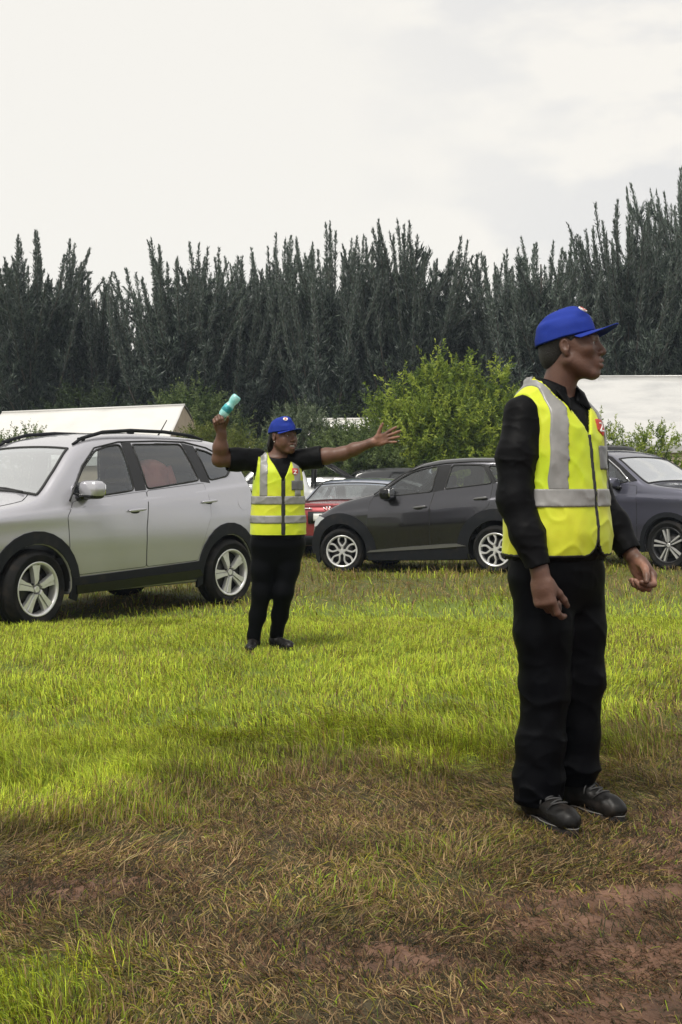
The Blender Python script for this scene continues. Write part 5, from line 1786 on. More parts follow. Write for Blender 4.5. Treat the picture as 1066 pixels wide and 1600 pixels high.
def add_head(S, o, Rm, sc=1.0, smile=0.0, female=False):
    """head in a head frame (front -Y, left +X, origin between the ears at eye height)"""
    o = np.asarray(o, float)
    P = lambda x, y, z: o + Rm @ (np.array([x, y, z]) * sc)
    r = lambda *v: [q * sc for q in v]
    E = lambda c, rr, k=0.0, op='u', rot=None: S.ell(P(*c), r(*rr), Rm if rot is None else Rm @ rot, k * sc, op)
    C = lambda a, b, ra, rb, k=0.0, op='u': S.cone(P(*a), P(*b), ra * sc, rb * sc, k * sc, op)
    jaw = 0.93 if female else 1.0
    E((0, .014, .034), (.0765, .098, .088))                                   # cranium
    E((0, -.030, -.012), (.066, .066, .066), .03)                             # upper face
    E((0, -.034, -.060), (.056 * jaw, .056, .056), .03)                       # lower face
    for sx in (-1, 1):
        C((sx * .058 * jaw, .000, -.055), (sx * .024, -.068, -.103), .021, .018, .025)   # jaw line
        E((sx * .046, -.060, -.018), (.023, .024, .021), .02)                 # cheek bone
        C((sx * .010, -.0905, .0265), (sx * .044, -.077, .0255), .0095, .008, .012)      # brow
    E((0, -.078, -.102), (.022, .020, .017), .02)                             # chin
    if female:
        for sx in (-1, 1):
            E((sx * .043, -.052, -.048), (.028, .034, .036), .02)
        E((0, -.050, -.085), (.042, .036, .028), .02)
    E((0, -.086, -.064), (.030, .020, .026), .018)                            # mouth mound
    for sx in (-1, 1):
        E((sx * .0315, -.0985, .003), (.0165, .0140, .0090), .010, 's')
        C((sx * .018, -.0870, .0125), (sx * .044, -.0800, .0115), .0050, .0050, .006)      # upper lid         # eye socket
    C((0, -.090, .014), (0, -.1090, -.022), .0080, .0120, .012)               # nose bridge
    E((0, -.1100, -.0285), (.0150, .0130, .0115), .008)                          # nose tip
    for sx in (-1, 1):
        E((sx * .0165, -.1010, -.0330), (.0098, .0110, .0090), .006)             # nostril wing
        E((sx * .0075, -.1095, -.0420), (.0042, .0052, .0036), .002, 's')
    op = smile * 0.010
    C((-.019 - .5 * op, -.0945, -.0615 + op * .5), (0, -.1045, -.0585), .0055, .0075, .006)
    C((.019 + .5 * op, -.0945, -.0615 + op * .5), (0, -.1045, -.0585), .0055, .0075, .006)
    C((-.018, -.0925, -.0735 - op), (0, -.1020, -.0765 - op), .0060, .0085, .006)
    C((.018, -.0925, -.0735 - op), (0, -.1020, -.0765 - op), .0060, .0085, .006)
    if smile:
        E((0, -.1000, -.0660 - op * .3), (.0265, .017, .0050 + op * .5), .002, 's')
    else:
        C((-.021, -.0990, -.0672), (0, -.1085, -.0668), .0022, .0022, .003, 's')
        C((.021, -.0990, -.0672), (0, -.1085, -.0668), .0022, .0022, .003, 's')
    for sx in (-1, 1):                                                        # ears
        rot = rotz(sx * R(22)) @ rotx(R(-12))
        E((sx * .0785, .012, -.006), (.0085, .0185, .0310), .006, 'u', rot)
        E((sx * .0860, .008, -.002), (.0060, .0095, .0170), .004, 's', rot)
        E((sx * .0775, .004, -.034), (.0065, .0085, .0095), .005)
    return P


def skin_tint(V, base, o, Rm, sc, palm=None):
    """natural skin colour: slightly redder lips, lighter palms"""
    c = np.tile(np.array(base, np.float32), (len(V), 1))
    n = fbm(V[:, 0] * 25, V[:, 1] * 25, V[:, 2] * 25, seed=81, n=3)
    c *= (1 + 0.07 * n)[:, None]
    h = (V - o) @ Rm / sc
    lip = np.exp(-(((h[:, 0]) / .021) ** 2 + ((h[:, 2] + .0675) / .012) ** 2)) * (h[:, 1] < -.088)
    c += lip[:, None] * (np.array([.085, .035, .034]) - c * 0.15) * 0.8
    brow = np.exp(-(((np.abs(h[:, 0]) - .031) / .020) ** 4 + ((h[:, 2] - .0290) / .0042) ** 2)) * (h[:, 1] < -.06)
    c *= (1 - 0.82 * brow)[:, None]
    nail = np.zeros(len(V))
    if palm is not None:
        for po, pn, rad in palm:
            d = np.linalg.norm(V - po, axis=1)
            side = ((V - po) @ pn)
            w = sstep(rad, rad * 0.7, d) * sstep(-0.004, 0.012, side)
            c += w[:, None] * (np.array([.30, .150, .105]) - c) * 0.75
    return {'tint': c}


def add_hand(S, o, M, curls, spread=0.0, thumb=(0.55, 0.30, 0.2), sc=1.0, k=0.006):
    """o wrist; columns of M: thumb side, palm normal, back towards the wrist (fingers run along -M[:,2]).
    curls: four lists of three joint bends in degrees; thumb: (out, towards palm, bend)"""
    o = np.asarray(o, float)
    P = lambda v: o + M @ (np.asarray(v, float) * sc)
    S.box(P((0.001, 0.0, -.050)), np.array((.039, .0145, .046)) * sc, M, .0135 * sc, .02)
    S.cone(P((0, 0, .03)), P((0, 0, -.03)), .0285 * sc, .031 * sc, .02, 'u', (M[:, 1], 0.72))
    S.ell(P((.024, .010, -.034)), np.array((.017, .015, .032)) * sc, M @ roty(R(-18)), .012)
    S.ell(P((-.027, .009, -.045)), np.array((.014, .012, .036)) * sc, M, .012)
    X = (.0300, .0100, -.0110, -.0300)
    L0 = (.088, .094, .090, .080)
    SEG = ((.044, .027, .023), (.049, .031, .024), (.045, .029, .023), (.035, .022, .020))
    RAD = (.0108, .0112, .0106, .0094)
    tips = []
    for f in range(4):
        a = R(spread) * (1.4, 0.4, -0.6, -1.6)[f]
        p = np.array((X[f], 0.001, -L0[f] + .008)); ang = 0.0
        pts = [P(p)]
        for j in range(3):
            ang += R(curls[f][j])
            d = np.array((math.sin(a) * math.cos(ang), math.sin(ang), -math.cos(a) * math.cos(ang)))
            p = p + d * SEG[f][j]
            pts.append(P(p))
        r = RAD[f] * sc
        S.chain(pts, [r * 1.06, r, r * 0.93, r * 0.80], k)
        tips.append(pts[-1])
    d = np.array((thumb[0], thumb[1], -0.75)); d /= np.linalg.norm(d)
    p = np.array((.024, .008, -.022)); pts = [P(p)]
    for j, l in enumerate((.046, .032, .027)):
        p = p + d * l
        pts.append(P(p))
        d = d + np.array((-0.25, 0.45, -0.35)) * thumb[2] * (1 if j == 0 else 1.3); d /= np.linalg.norm(d)
    S.chain(pts, [.0150 * sc, .0125 * sc, .0112 * sc, .0090 * sc], .012)
    return tips


def cap_parts(person, o, Rm, sc, tilt, badge_az, brim_len=0.075):
    """baseball cap: soft crown with band edge, curved brim, top button, round badge"""
    Rc = Rm @ rotx(tilt)
    P = lambda x, y, z: o + Rc @ (np.array([x, y, z]) * sc)
    n, m = 56, 26
    th = np.linspace(0, 2 * np.pi, n, endpoint=False)       # 0 = front (-Y)
    ph = np.linspace(0, 1, m)
    T, H = np.meshgrid(th, ph, indexing='ij')
    fr = np.cos(T)
    zc = 0.030
    a, b = 0.0865, 0.1095
    prof = np.cos(H * np.pi / 2) ** 0.80
    ht = np.sin(H * np.pi / 2) ** 1.0
    top = 0.106 + (0.018 * np.clip(fr, 0, 1) - 0.004 * np.clip(-fr, 0, 1)) * (1 - H ** 3)
    X = a * np.sin(T) * prof
    Y = -b * np.cos(T) * prof + 0.012
    Z = zc + top * ht - 0.012 * np.clip(-fr, 0, 1) * (1 - H) + 0.004 * np.cos(2 * T) * (1 - H)
    wr = 0.0042 * vnoise(X * 28, Y * 28, Z * 46, seed=person.seed) * np.sin(np.pi * np.clip(H * 1.05, 0, 1))
    seam = -0.0012 * np.exp(-((((T / (np.pi / 3)) + 0.5) % 1.0 - 0.5) / 0.05) ** 2) * (H < 0.96) * (H > 0.05)
    rr = 1 + (wr + seam) / 0.09
    X, Y = X * rr, 0.012 + (Y - 0.012) * rr
    Z = Z + wr * 0.8
    V = np.stack([P(*v) for v in np.stack([X, Y, Z], -1).reshape(-1, 3)])
    idx = np.arange(n * m).reshape(n, m)
    nx = np.roll(idx, -1, 0)
    F = np.stack([idx[:, :-1], nx[:, :-1], nx[:, 1:], idx[:, 1:]], -1).reshape(-1, 4)
    # turned-in hem
    V2 = []
    for i in range(n):
        v = np.array([X[i, 0] * 0.965, 0.012 + (Y[i, 0] - .012) * 0.965, Z[i, 0] + 0.012])
        V2.append(P(*v))
    q = len(V) + np.arange(n); qn = np.roll(q, -1)
    F2 = np.stack([q, qn, nx[:, 0], idx[:, 0]], -1)
    cap = link('cap', mesh_np('cap', np.concatenate([V, V2]), np.concatenate([F, F2]), True, MAT_CAP), person.root)
    # brim
    nu, nv = 30, 10
    al = np.linspace(-R(68), R(68), nu); vv = np.linspace(0, 1, nv)
    A, W = np.meshgrid(al, vv, indexing='ij')
    ex = 0.35 + 0.65 * np.cos(A * 90 / 68 * 0.98) ** 0.6
    ix, iy = a * np.sin(A) * 0.985, 0.012 - b * np.cos(A) * 0.985
    bx = ix + np.sin(A) * 0.012 * W
    by = iy - brim_len * ex * W * (0.35 + 0.65 * np.cos(A))
    bz = zc + 0.004 * np.cos(2 * A) + 0.004 - 0.016 * W + 0.010 * W ** 2 - 5.2 * bx ** 2 * (0.35 + 0.65 * W) * 0.55 + 0.012 * W
    VB = [P(x, y, z) for x, y, z in np.stack([bx, by, bz], -1).reshape(-1, 3)]
    VU = [P(x, y, z - 0.0035) for x, y, z in np.stack([bx, by, bz], -1).reshape(-1, 3)]
    idx = np.arange(nu * nv).reshape(nu, nv)
    F = np.stack([idx[:-1, :-1], idx[1:, :-1], idx[1:, 1:], idx[:-1, 1:]], -1).reshape(-1, 4)
    rim = np.concatenate([idx[:, 0], idx[-1, 1:], idx[::-1, -1][1:], idx[0, ::-1][1:]])
    N = nu * nv
    Sd = np.stack([rim[:-1], rim[1:], rim[1:] + N, rim[:-1] + N], 1)
    link('brim', mesh_np('brim', np.array(VB + VU), [F[:, ::-1], F + N, Sd], True, MAT_CAP), cap)
    v, f = sphere_np(P(0, .012, zc + .1035), 0.0065 * sc, 10, 6)
    link('button', mesh_np('button', v, f, True, MAT_CAP), cap)
    # round badge on the crown front: white disc, red stroke figure
    def on_cap(az, hh, lift):
        pr = math.cos(hh * math.pi / 2) ** 0.80; h2 = math.sin(hh * math.pi / 2)
        f = math.cos(az)
        return np.array([a * math.sin(az) * pr, 0.012 - b * f * pr, zc + (0.106 + 0.018 * max(f, 0) * (1 - hh ** 3)) * h2]) + lift
    c = on_cap(badge_az, 0.50, 0); c1 = on_cap(badge_az + .15, 0.50, 0); c2 = on_cap(badge_az, 0.60, 0)
    tx = (c1 - c) / np.linalg.norm(c1 - c); tz = (c2 - c) - tx * ((c2 - c) @ tx); tz /= np.linalg.norm(tz)
    nn = np.cross(tx, tz); nn = nn if nn[1] < 0 else -nn
    def plate(pts, lift, m, nm):
        lv = np.array([P(*(c + nn * lift + tx * u + tz * w)) for u, w in pts])
        lb = np.array([P(*(c + nn * (lift - .004) + tx * u + tz * w)) for u, w in pts])
        bm = bmesh.new()
        t = [bm.verts.new(v) for v in lv]; bb = [bm.verts.new(v) for v in lb]
        bm.faces.new(t); bm.faces.new(bb[::-1])
        for i in range(len(t)):
            bm.faces.new((t[i], bb[i], bb[(i + 1) % len(t)], t[(i + 1) % len(t)]))
        bmesh.ops.recalc_face_normals(bm, faces=bm.faces[:])
        return link(nm, bm_mesh(nm, bm, m), cap)
    disc = [(0.0165 * math.cos(t), 0.0165 * math.sin(t)) for t in np.linspace(0, 2 * np.pi, 24, endpoint=False)]
    plate(disc, 0.0045, MAT_BADGE_W, 'badge')
    z = [(-.009, .011), (.010, .011), (.010, .007), (-.003, -.007), (.010, -.007), (.010, -.011), (-.010, -.011), (-.010, -.007), (.003, .007), (-.009, .007)]
    plate(z, 0.0060, MAT_BADGE_R, 'badge_letter')
    return cap


def sphere_np(c, r, n=12, m=8):
    r = np.broadcast_to(np.asarray(r, float), (3,))
    V = []
    for j in range(m + 1):
        t = np.pi * j / m
        for i in range(n):
            p = 2 * np.pi * i / n
            V.append((np.sin(t) * np.cos(p), np.sin(t) * np.sin(p), np.cos(t)))
    V = np.array(V) * r + np.asarray(c)
    F = [(j * n + i, j * n + (i + 1) % n, (j + 1) * n + (i + 1) % n, (j + 1) * n + i) for j in range(m) for i in range(n)]
    return V, np.array(F)[:, ::-1]


def eyes(person, o, Rm, sc, gaze=0.0, parent=None):
    for sx in (-1, 1):
        c = o + Rm @ (np.array([sx * .0310, -.0760, .0035]) * sc)
        v, f = sphere_np(c, 0.0118 * sc, 14, 10)
        e = link('eye', mesh_np('eye', v, f, True, MAT_EYE), parent)
        d = Rm @ rotz(gaze) @ np.array([0, -1.0, -0.02])
        v, f = sphere_np(c + d * 0.0080 * sc, 0.0056 * sc, 12, 8)
        link('iris', mesh_np('iris', v, f, True, MAT_PUPIL), e)


def boots(person, name, ankle, toe_dir, size=1.0, label=None, style='boot'):
    """ankle: xyz of the ankle centre (sole at z=0); toe_dir: angle of the toe from -Y towards +X"""
    Rm = rotz(toe_dir)
    P = lambda x, y, z: np.array([ankle[0], ankle[1], 0]) + Rm @ (np.array([x, y, z]) * size)
    lo = np.array([ankle[0] - .27, ankle[1] - .27, -.015]); hi = lo + [.54, .54, .22]
    h = 0.0042
    S = SDF(np.arange(lo[0], hi[0], h), np.arange(lo[1], hi[1], h), np.arange(lo[2], hi[2], h))
    S.cone(P(0, .015, .19), P(0, .022, .07), .048 * size, .050 * size, 0, 'u')
    S.ell(P(0, .030, .055), np.array((.040, .050, .050)) * size, Rm, .03)
    S.cone(P(0, -.02, .075), P(.004, -.15, .050), .045 * size, .040 * size, .03)
    S.ell(P(.004, -.155, .046), np.array((.048, .066, .040)) * size, Rm, .025)
    sl, x, y, z = S.blk(lo, hi)
    S.F[sl] = smax(S.F[sl], (.020 - z) + 0 * S.F[sl], .006)
    V, Q = S.nets(); V, Q = biggest(V, Q)
    V = V + 0.0022 * np.stack([vnoise(V[:, 0] * 45, V[:, 1] * 45, V[:, 2] * 45, seed=91 + j) for j in range(3)], 1)
    b = link(name, mesh_np(name, V, Q, True, MAT_BOOT), person.root)
    if label: b['label'] = label
    # sole outline
    out = []
    for t in np.linspace(0, 2 * np.pi, 40, endpoint=False):
        yy = math.cos(t); xx = math.sin(t)
        w = .050 if yy < 0 else .042
        waist = 1 - 0.13 * math.exp(-((yy - .15) / .35) ** 2)
        out.append((xx * w * waist + .002, -.068 + yy * -.160 * -1 if False else -.066 + yy * .152))
    bm = bmesh.new()
    t = [bm.verts.new(P(u * 1.02, w, .027)) for u, w in out]; bo = [bm.verts.new(P(u, w, -.004)) for u, w in out]
    bm.faces.new(t); bm.faces.new(bo[::-1])
    for i in range(len(t)):
        bm.faces.new((t[i], bo[i], bo[(i + 1) % len(t)], t[(i + 1) % len(t)]))
    bmesh.ops.recalc_face_normals(bm, faces=bm.faces[:])
    sole = link('sole', bm_mesh('sole', bm, MAT_SOLE), b)
    if style == 'boot':
        v, f = tube_np([P(u * 1.035, w * 1.005, .0265 + (.012 if w > .02 else 0.0) * min(1, (w - .02) / .05 if w > .02 else 0)) for u, w in out + out[:1]], 0.0019, 6)
        link('welt', mesh_np('welt', v, f, True, MAT_WELT), b)
        LV = (V - np.array([ankle[0], ankle[1], 0])) @ Rm / size
        def tz(x, y):
            q = (np.abs(LV[:, 0] - x) < .008) & (np.abs(LV[:, 1] - y) < .008)
            return LV[q, 2].max() if q.any() else .08
        for k in range(5):
            yy = -.062 - .0165 * k
            v, f = tube_np([P(u, yy + (.006 if abs(u) > .02 else 0) + .008 * (u / .028) * (1 if k % 2 else -1), tz(u, yy) + .0015) for u in (-.030, -.018, 0, .018, .030)], 0.0032, 6)
            link('lace', mesh_np('lace', v, f, True, MAT_LACE), b)
        for sx in (-1, 1):
            v, f = tube_np([P(0, -.060, tz(0, -.06) + .003), P(sx * .022, -.066, tz(sx * .02, -.066) + .010), P(sx * .040, -.070, tz(sx * .034, -.07) + .004), P(sx * .048, -.074, tz(sx * .040, -.074) - .008)], 0.0028, 6)
            link('lace', mesh_np('lace', v, f, True, MAT_LACE), b)
        arc = [P(u, -.128 + 9.0 * u * u, tz(u, -.128 + 9.0 * u * u) + .0005) for u in np.linspace(-.044, .044, 13)]
        v, f = tube_np(arc, 0.0024, 6)
        link('toe_seam', mesh_np('toe_seam', v, f, True, MAT_SOLE), b)
    return b


def vest_and_shirt(person, zk, cx, cy, a, b, n, shoulders, vest, h, arms, collar, wrinkle=1.0, shirt_top=None):
    """torso field T gives the shirt surface; vest, tapes, piping and zip are thin shells over it.
    vest: dict(hem, arm(z)->|x| limit, neck(z)->|x| half width at the front, back_neck, strips=[(x0,x1)], bands=[(z0,z1)], zip_x, off=(front, back) )"""
    arm_pts = np.concatenate([np.array([q[0] for q in A]) for A in arms])
    lo = np.array([min(-max(a) - .06, arm_pts[:, 0].min() - .10), min(min(cy) - max(b) - .06, arm_pts[:, 1].min() - .10), zk[0] - .02])
    hi = np.array([max(max(a) + .06, arm_pts[:, 0].max() + .10), max(max(cy) + max(b) + .06, arm_pts[:, 1].max() + .10), max(zk[-1], arm_pts[:, 2].max()) + .10])
    ax = [np.arange(lo[j], hi[j], h, dtype=np.float32) for j in range(3)]
    tx = slice(int((-max(a) - .06 - lo[0]) / h), int((max(a) + .06 - lo[0]) / h) + 1)
    tx = slice(max(tx.start, 0), tx.stop)
    ty = slice(max(int((min(cy) - max(b) - .06 - lo[1]) / h), 0), int((max(cy) + max(b) + .06 - lo[1]) / h) + 1)
    tz = slice(0, int((zk[-1] + .05 - lo[2]) / h) + 1)
    T = SDF(ax[0][tx], ax[1][ty], ax[2][tz], 0.15)
    T.loft(zk, cx, cy, a, b, n)
    for p, q, r0, r1, k in shoulders:
        T.cone(p, q, r0, r1, k)
    x, y, z = T.ax[0][:, None, None], T.ax[1][None, :, None], T.ax[2][None, None, :]
    band = np.abs(T.F) < 0.05
    I = np.nonzero(band)
    X, Y, Z = T.ax[0][I[0]], T.ax[1][I[1]], T.ax[2][I[2]]
    # soft drape folds: broad undulation plus slanting creases
    f = 0.0075 * vnoise(X * 8, Y * 8, Z * 5, seed=person.seed + 1) - 0.0040 * (1 - np.abs(vnoise(X * 11 + Z * 9, Y * 15, Z * 11 - X * 6, seed=person.seed + 2))) ** 4
    f = f + 0.0015 * vnoise(X * 42, Y * 42, Z * 30, seed=person.seed + 4)
    T.F[I] += wrinkle * f.astype(np.float32)
    # the shirt: torso without the vest's bulk, with sleeves
    S = SDF(*ax, 0.08)
    S.F[tx, ty, tz] = T.F + vest.get('inset', 0.006)
    for A in arms:
        S.chain([q[0] for q in A], [q[1] for q in A], 0.03)
    band = np.abs(S.F) < 0.03
    I2 = np.nonzero(band)
    X2, Y2, Z2 = ax[0][I2[0]], ax[1][I2[1]], ax[2][I2[2]]
    fold = 0.0040 * vnoise(X2 * 9, Y2 * 9, Z2 * 8, seed=person.seed + 5) - 0.0034 * (1 - np.abs(vnoise(X2 * 12 + Z2 * 9, Y2 * 12 - Z2 * 10, Z2 * 13, seed=person.seed + 6))) ** 5 - 0.0022 * (1 - np.abs(vnoise(X2 * 26 - Z2 * 14, Y2 * 26, Z2 * 28, seed=person.seed + 7))) ** 4
    S.F[I2] += (wrinkle * fold).astype(np.float32)
    for A in arms:                                                    # open cuffs: cut the sleeve square past its last point
        p, q = np.array(A[-2][0]), np.array(A[-1][0])
        d = (q - p) / np.linalg.norm(q - p)
        r = A[-1][1] + 0.05
        sl, xx, yy, zz = S.blk(q - r, q + r)
        dd = (xx - q[0]) * d[0] + (yy - q[1]) * d[1] + (zz - q[2]) * d[2]
        rad = np.sqrt(np.maximum((xx - q[0]) ** 2 + (yy - q[1]) ** 2 + (zz - q[2]) ** 2 - dd ** 2, 0))
        S.F[sl] = np.where(rad < A[-1][1] + .03, smax(S.F[sl], dd, .004), S.F[sl])
        S.F[sl] = smax(S.F[sl], -np.maximum(np.maximum(rad - (A[-1][1] - .007), -.03 - dd), dd - .03), .002)
    if shirt_top is not None:
        shirt_top(S)
    V, Q = S.nets()
    shirt = person.mesh('shirt', V, Q, MAT_SHIRT, rel=1)
    # vest shells
    zz = T.ax[2]
    arm = np.interp(zz, *vest['arm'])[None, None, :]
    nk = np.interp(zz, *vest['neck'])[None, None, :]
    nb = np.interp(zz, *vest['back_neck'])[None, None, :]
    ymid = np.interp(zz, zk, cy)[None, None, :]
    front = y < ymid
    zx = vest['zip_x']
    e_hem = vest['hem'] + vest.get('hem_tilt', 0) * y - z
    e_arm = (np.abs(x) - arm) * 0.9 + 0 * z
    e_neck = np.where(front, (nk - np.abs(x - zx)) * 0.85, nb - np.abs(x)) + 0 * z
    e_neck = np.where((np.where(front, nk, nb) <= 0) & np.ones_like(e_neck, bool), -0.05 - 0.5 * np.abs(x) + 0 * z, e_neck)
    E = np.maximum(np.maximum(e_hem, e_arm), e_neck)
    cor_all = -1.0 + 0 * E
    # rounded front corners of the hem beside the zip
    if vest.get('corner', 0):
        rc = vest['corner']
        for sgn in (-1, 1):
            u = (x - zx) * sgn; w = z - vest['hem']
            cor = np.sqrt(np.maximum(rc - u, 0) ** 2 + np.maximum(rc - w, 0) ** 2) - rc
            cor = np.where(front & (u > 0) & (u < rc) & (w < rc), cor, -1.0)
            E = np.maximum(E, cor); cor_all = np.maximum(cor_all, cor)
    def shell(t0, t1, C):
        return np.maximum(np.maximum(T.F - t1, t0 - T.F), C).astype(np.float32)
    gap = 0.005
    zipgap = np.where(front, gap - np.abs(x - zx), -1.0)
    V, Q = T.nets(shell(-0.004, 0.009, np.maximum(E, zipgap)))
    vo = person.mesh('vest', V, Q, MAT_VEST, rel=1)
    V, Q = T.nets(shell(-0.003, 0.0105, np.maximum(-0.0085 - np.maximum(e_hem, cor_all), np.maximum(e_hem, cor_all) - 0.001)))
    if len(Q):
        V, Q = biggest(V, Q, 0.45)
        link('piping', mesh_np('piping', relax(V, Q, 1), Q, True, MAT_BLACK_TRIM if vest.get('black_piping') else MAT_VEST), vo)
    V, Q = T.nets(shell(-0.006, 0.0115, np.maximum(np.maximum(E, np.abs(x - zx) - vest.get('zip_w', .008)), np.where(front, -1, 1) + 0 * z)))
    if len(Q):
        zo = link('zip', mesh_np('zip', relax(V, Q, 1), Q, True, MAT_BLACK_TRIM), vo)
    for z0, z1 in vest['bands']:
        C = np.maximum(np.maximum(z0 + vest.get('band_tilt', 0) * y - z, z - z1 - vest.get('band_tilt', 0) * y), np.maximum(E + .008, zipgap + .004))
        V, Q = T.nets(shell(-0.002, 0.0142, C))
        V, Q = biggest(V, Q, 0.01)
        link('reflective_band', mesh_np('reflective_band', relax(V, Q, 1), Q, True, MAT_STRIP), vo)
    zt = vest['bands'][0][1]
    for sgn in (-1, 1):
        xc = np.interp(zz, *vest['strip'])[None, None, :]
        C = np.maximum(np.abs(x * sgn - xc) - vest['strip_w'] / 2, np.maximum(E + .006, zt - 0.004 + vest.get('band_tilt', 0) * y - z))
        V, Q = T.nets(shell(-0.002, 0.0130, C))
        if len(Q):
            V, Q = biggest(V, Q, 0.01)
            link('reflective_strip', mesh_np('reflective_strip', relax(V, Q, 1), Q, True, MAT_STRIP), vo)
    # pocket and shield badge on the left breast, cut from the same shell
    px0, px1, pz0, pz1 = vest['pocket']
    C = np.maximum(np.maximum(np.maximum(px0 - x, x - px1), np.maximum(pz0 - z, z - pz1)), np.where(front, -1, 1) + 0 * z)
    V, Q = T.nets(shell(0.002, 0.0150, C + 0 * z))
    if len(Q):
        link('card_pocket', mesh_np('card_pocket', relax(V, Q, 1), Q, True, MAT_POCKET), vo)
    bx, bz, bs = vest['badge']
    u, w = np.abs(x - bx) / bs, (z - bz) / bs
    sh = np.maximum(np.maximum(u - 0.85, w - 1.0), u * 0.75 - w * 0.9 - 0.95) * bs
    fr = np.where(front, -1, 1) + 0 * z
    V, Q = T.nets(shell(0.003, 0.0135, np.maximum(sh, fr)))
    if len(Q):
        bo = link('shield_badge', mesh_np('shield_badge', V, Q, True, MAT_BADGE_R), vo)
        us = (x - bx) / bs
        zz_ = np.minimum(np.minimum(np.maximum(np.abs(us) - .5, np.abs(w - .48) - .13), np.maximum(np.abs(us) - .5, np.abs(w + .42) - .13)), np.maximum(np.abs(us - w * 1.05) - .17, np.abs(w) - .45)) * bs
        V, Q = T.nets(shell(0.003, 0.0160, np.maximum(zz_, fr)))
        if len(Q):
            link('badge_letter', mesh_np('badge_letter', V, Q, True, MAT_BADGE_W), bo)
    return shirt, vo, T


def trousers(person, hips, legs, h, wr, seed, sit=0.0):
    """hips: loft keys dict; legs: two lists of (point, radius)"""
    pts = np.array([p for L in legs for p, _ in L]); rad = max(r for L in legs for _, r in L)
    A = max(hips['a'])
    lo = np.minimum(pts.min(0) - rad - .03, [-A - .03, min(hips['cy']) - max(hips['b']) - .03, 0]); hi = np.maximum(pts.max(0) + rad + .03, [A + .03, max(hips['cy']) + max(hips['b']) + .03, hips['z'][-1] + .03])
    lo[2] = pts[:, 2].min() - .02
    S = SDF(*[np.arange(lo[j], hi[j], h, dtype=np.float32) for j in range(3)])
    S.loft(hips['z'], hips['cx'], hips['cy'], hips['a'], hips['b'], 2.2)
    for L in legs:
        S.chain([p for p, _ in L], [r for _, r in L], 0.035)
    I = np.nonzero(np.abs(S.F) < 0.03)
    X, Y, Z = [S.ax[j][I[j]] for j in range(3)]
    zk = np.array([0, .1, .25, .42, .55, .7, .95]); amp = np.array([2.2, 2.0, .9, 1.2, 1.0, .7, .6])
    f = 0.0060 * vnoise(X * 6, Y * 6, Z * 3.5, seed=seed) - 0.0046 * (1 - np.abs(vnoise(X * 8 + Z * 7, Y * 8 - Z * 6, Z * 8, seed=seed + 1))) ** 5 - 0.0020 * (1 - np.abs(vnoise(X * 18, Y * 18 + Z * 14, Z * 17, seed=seed + 2))) ** 4
    S.F[I] += (wr * np.interp(Z, zk, amp) * f).astype(np.float32)
    for L in legs:                                                    # square hem
        q = np.array(L[-1][0]); r = L[-1][1] + .05
        sl, x, y, z = S.blk(q - r, q + r)
        S.F[sl] = smax(S.F[sl], (q[2] - z) + 0 * S.F[sl], .004)
    V, Q = S.nets()
    return person.mesh('trousers', V, Q, MAT_TROUSER, rel=1)


def collar_np(c, rx, ry, z, front_gap, height, drop, lean):
    """shirt collar: stand plus turned-down leaf, open at the front -> (outer V, F)"""
    n = 40
    th = np.linspace(front_gap, 2 * np.pi - front_gap, n)
    prof = [(0.0, -0.012), (0.002, height * .6), (0.006, height), (0.013, height * 1.02), (0.020, height * .8), (0.027, -drop * .3), (0.030, -drop)]
    V = []
    for i, t in enumerate(th):
        fr = max(0.0, math.cos(t)) ** 2
        for k, (o, zz) in enumerate(prof):
            ex = 0.018 * fr * (k >= 5) * (k - 4) / 2
            V.append((c[0] + (rx + o) * math.sin(t), c[1] - (ry + o + ex) * math.cos(t), z + zz - ex * 1.4 + lean * (-(ry) * math.cos(t)) - 0.03 * fr))
    m = len(prof)
    idx = np.arange(n * m).reshape(n, m)
    F = np.stack([idx[:-1, :-1], idx[1:, :-1], idx[1:, 1:], idx[:-1, 1:]], -1).reshape(-1, 4)
    return np.array(V), F


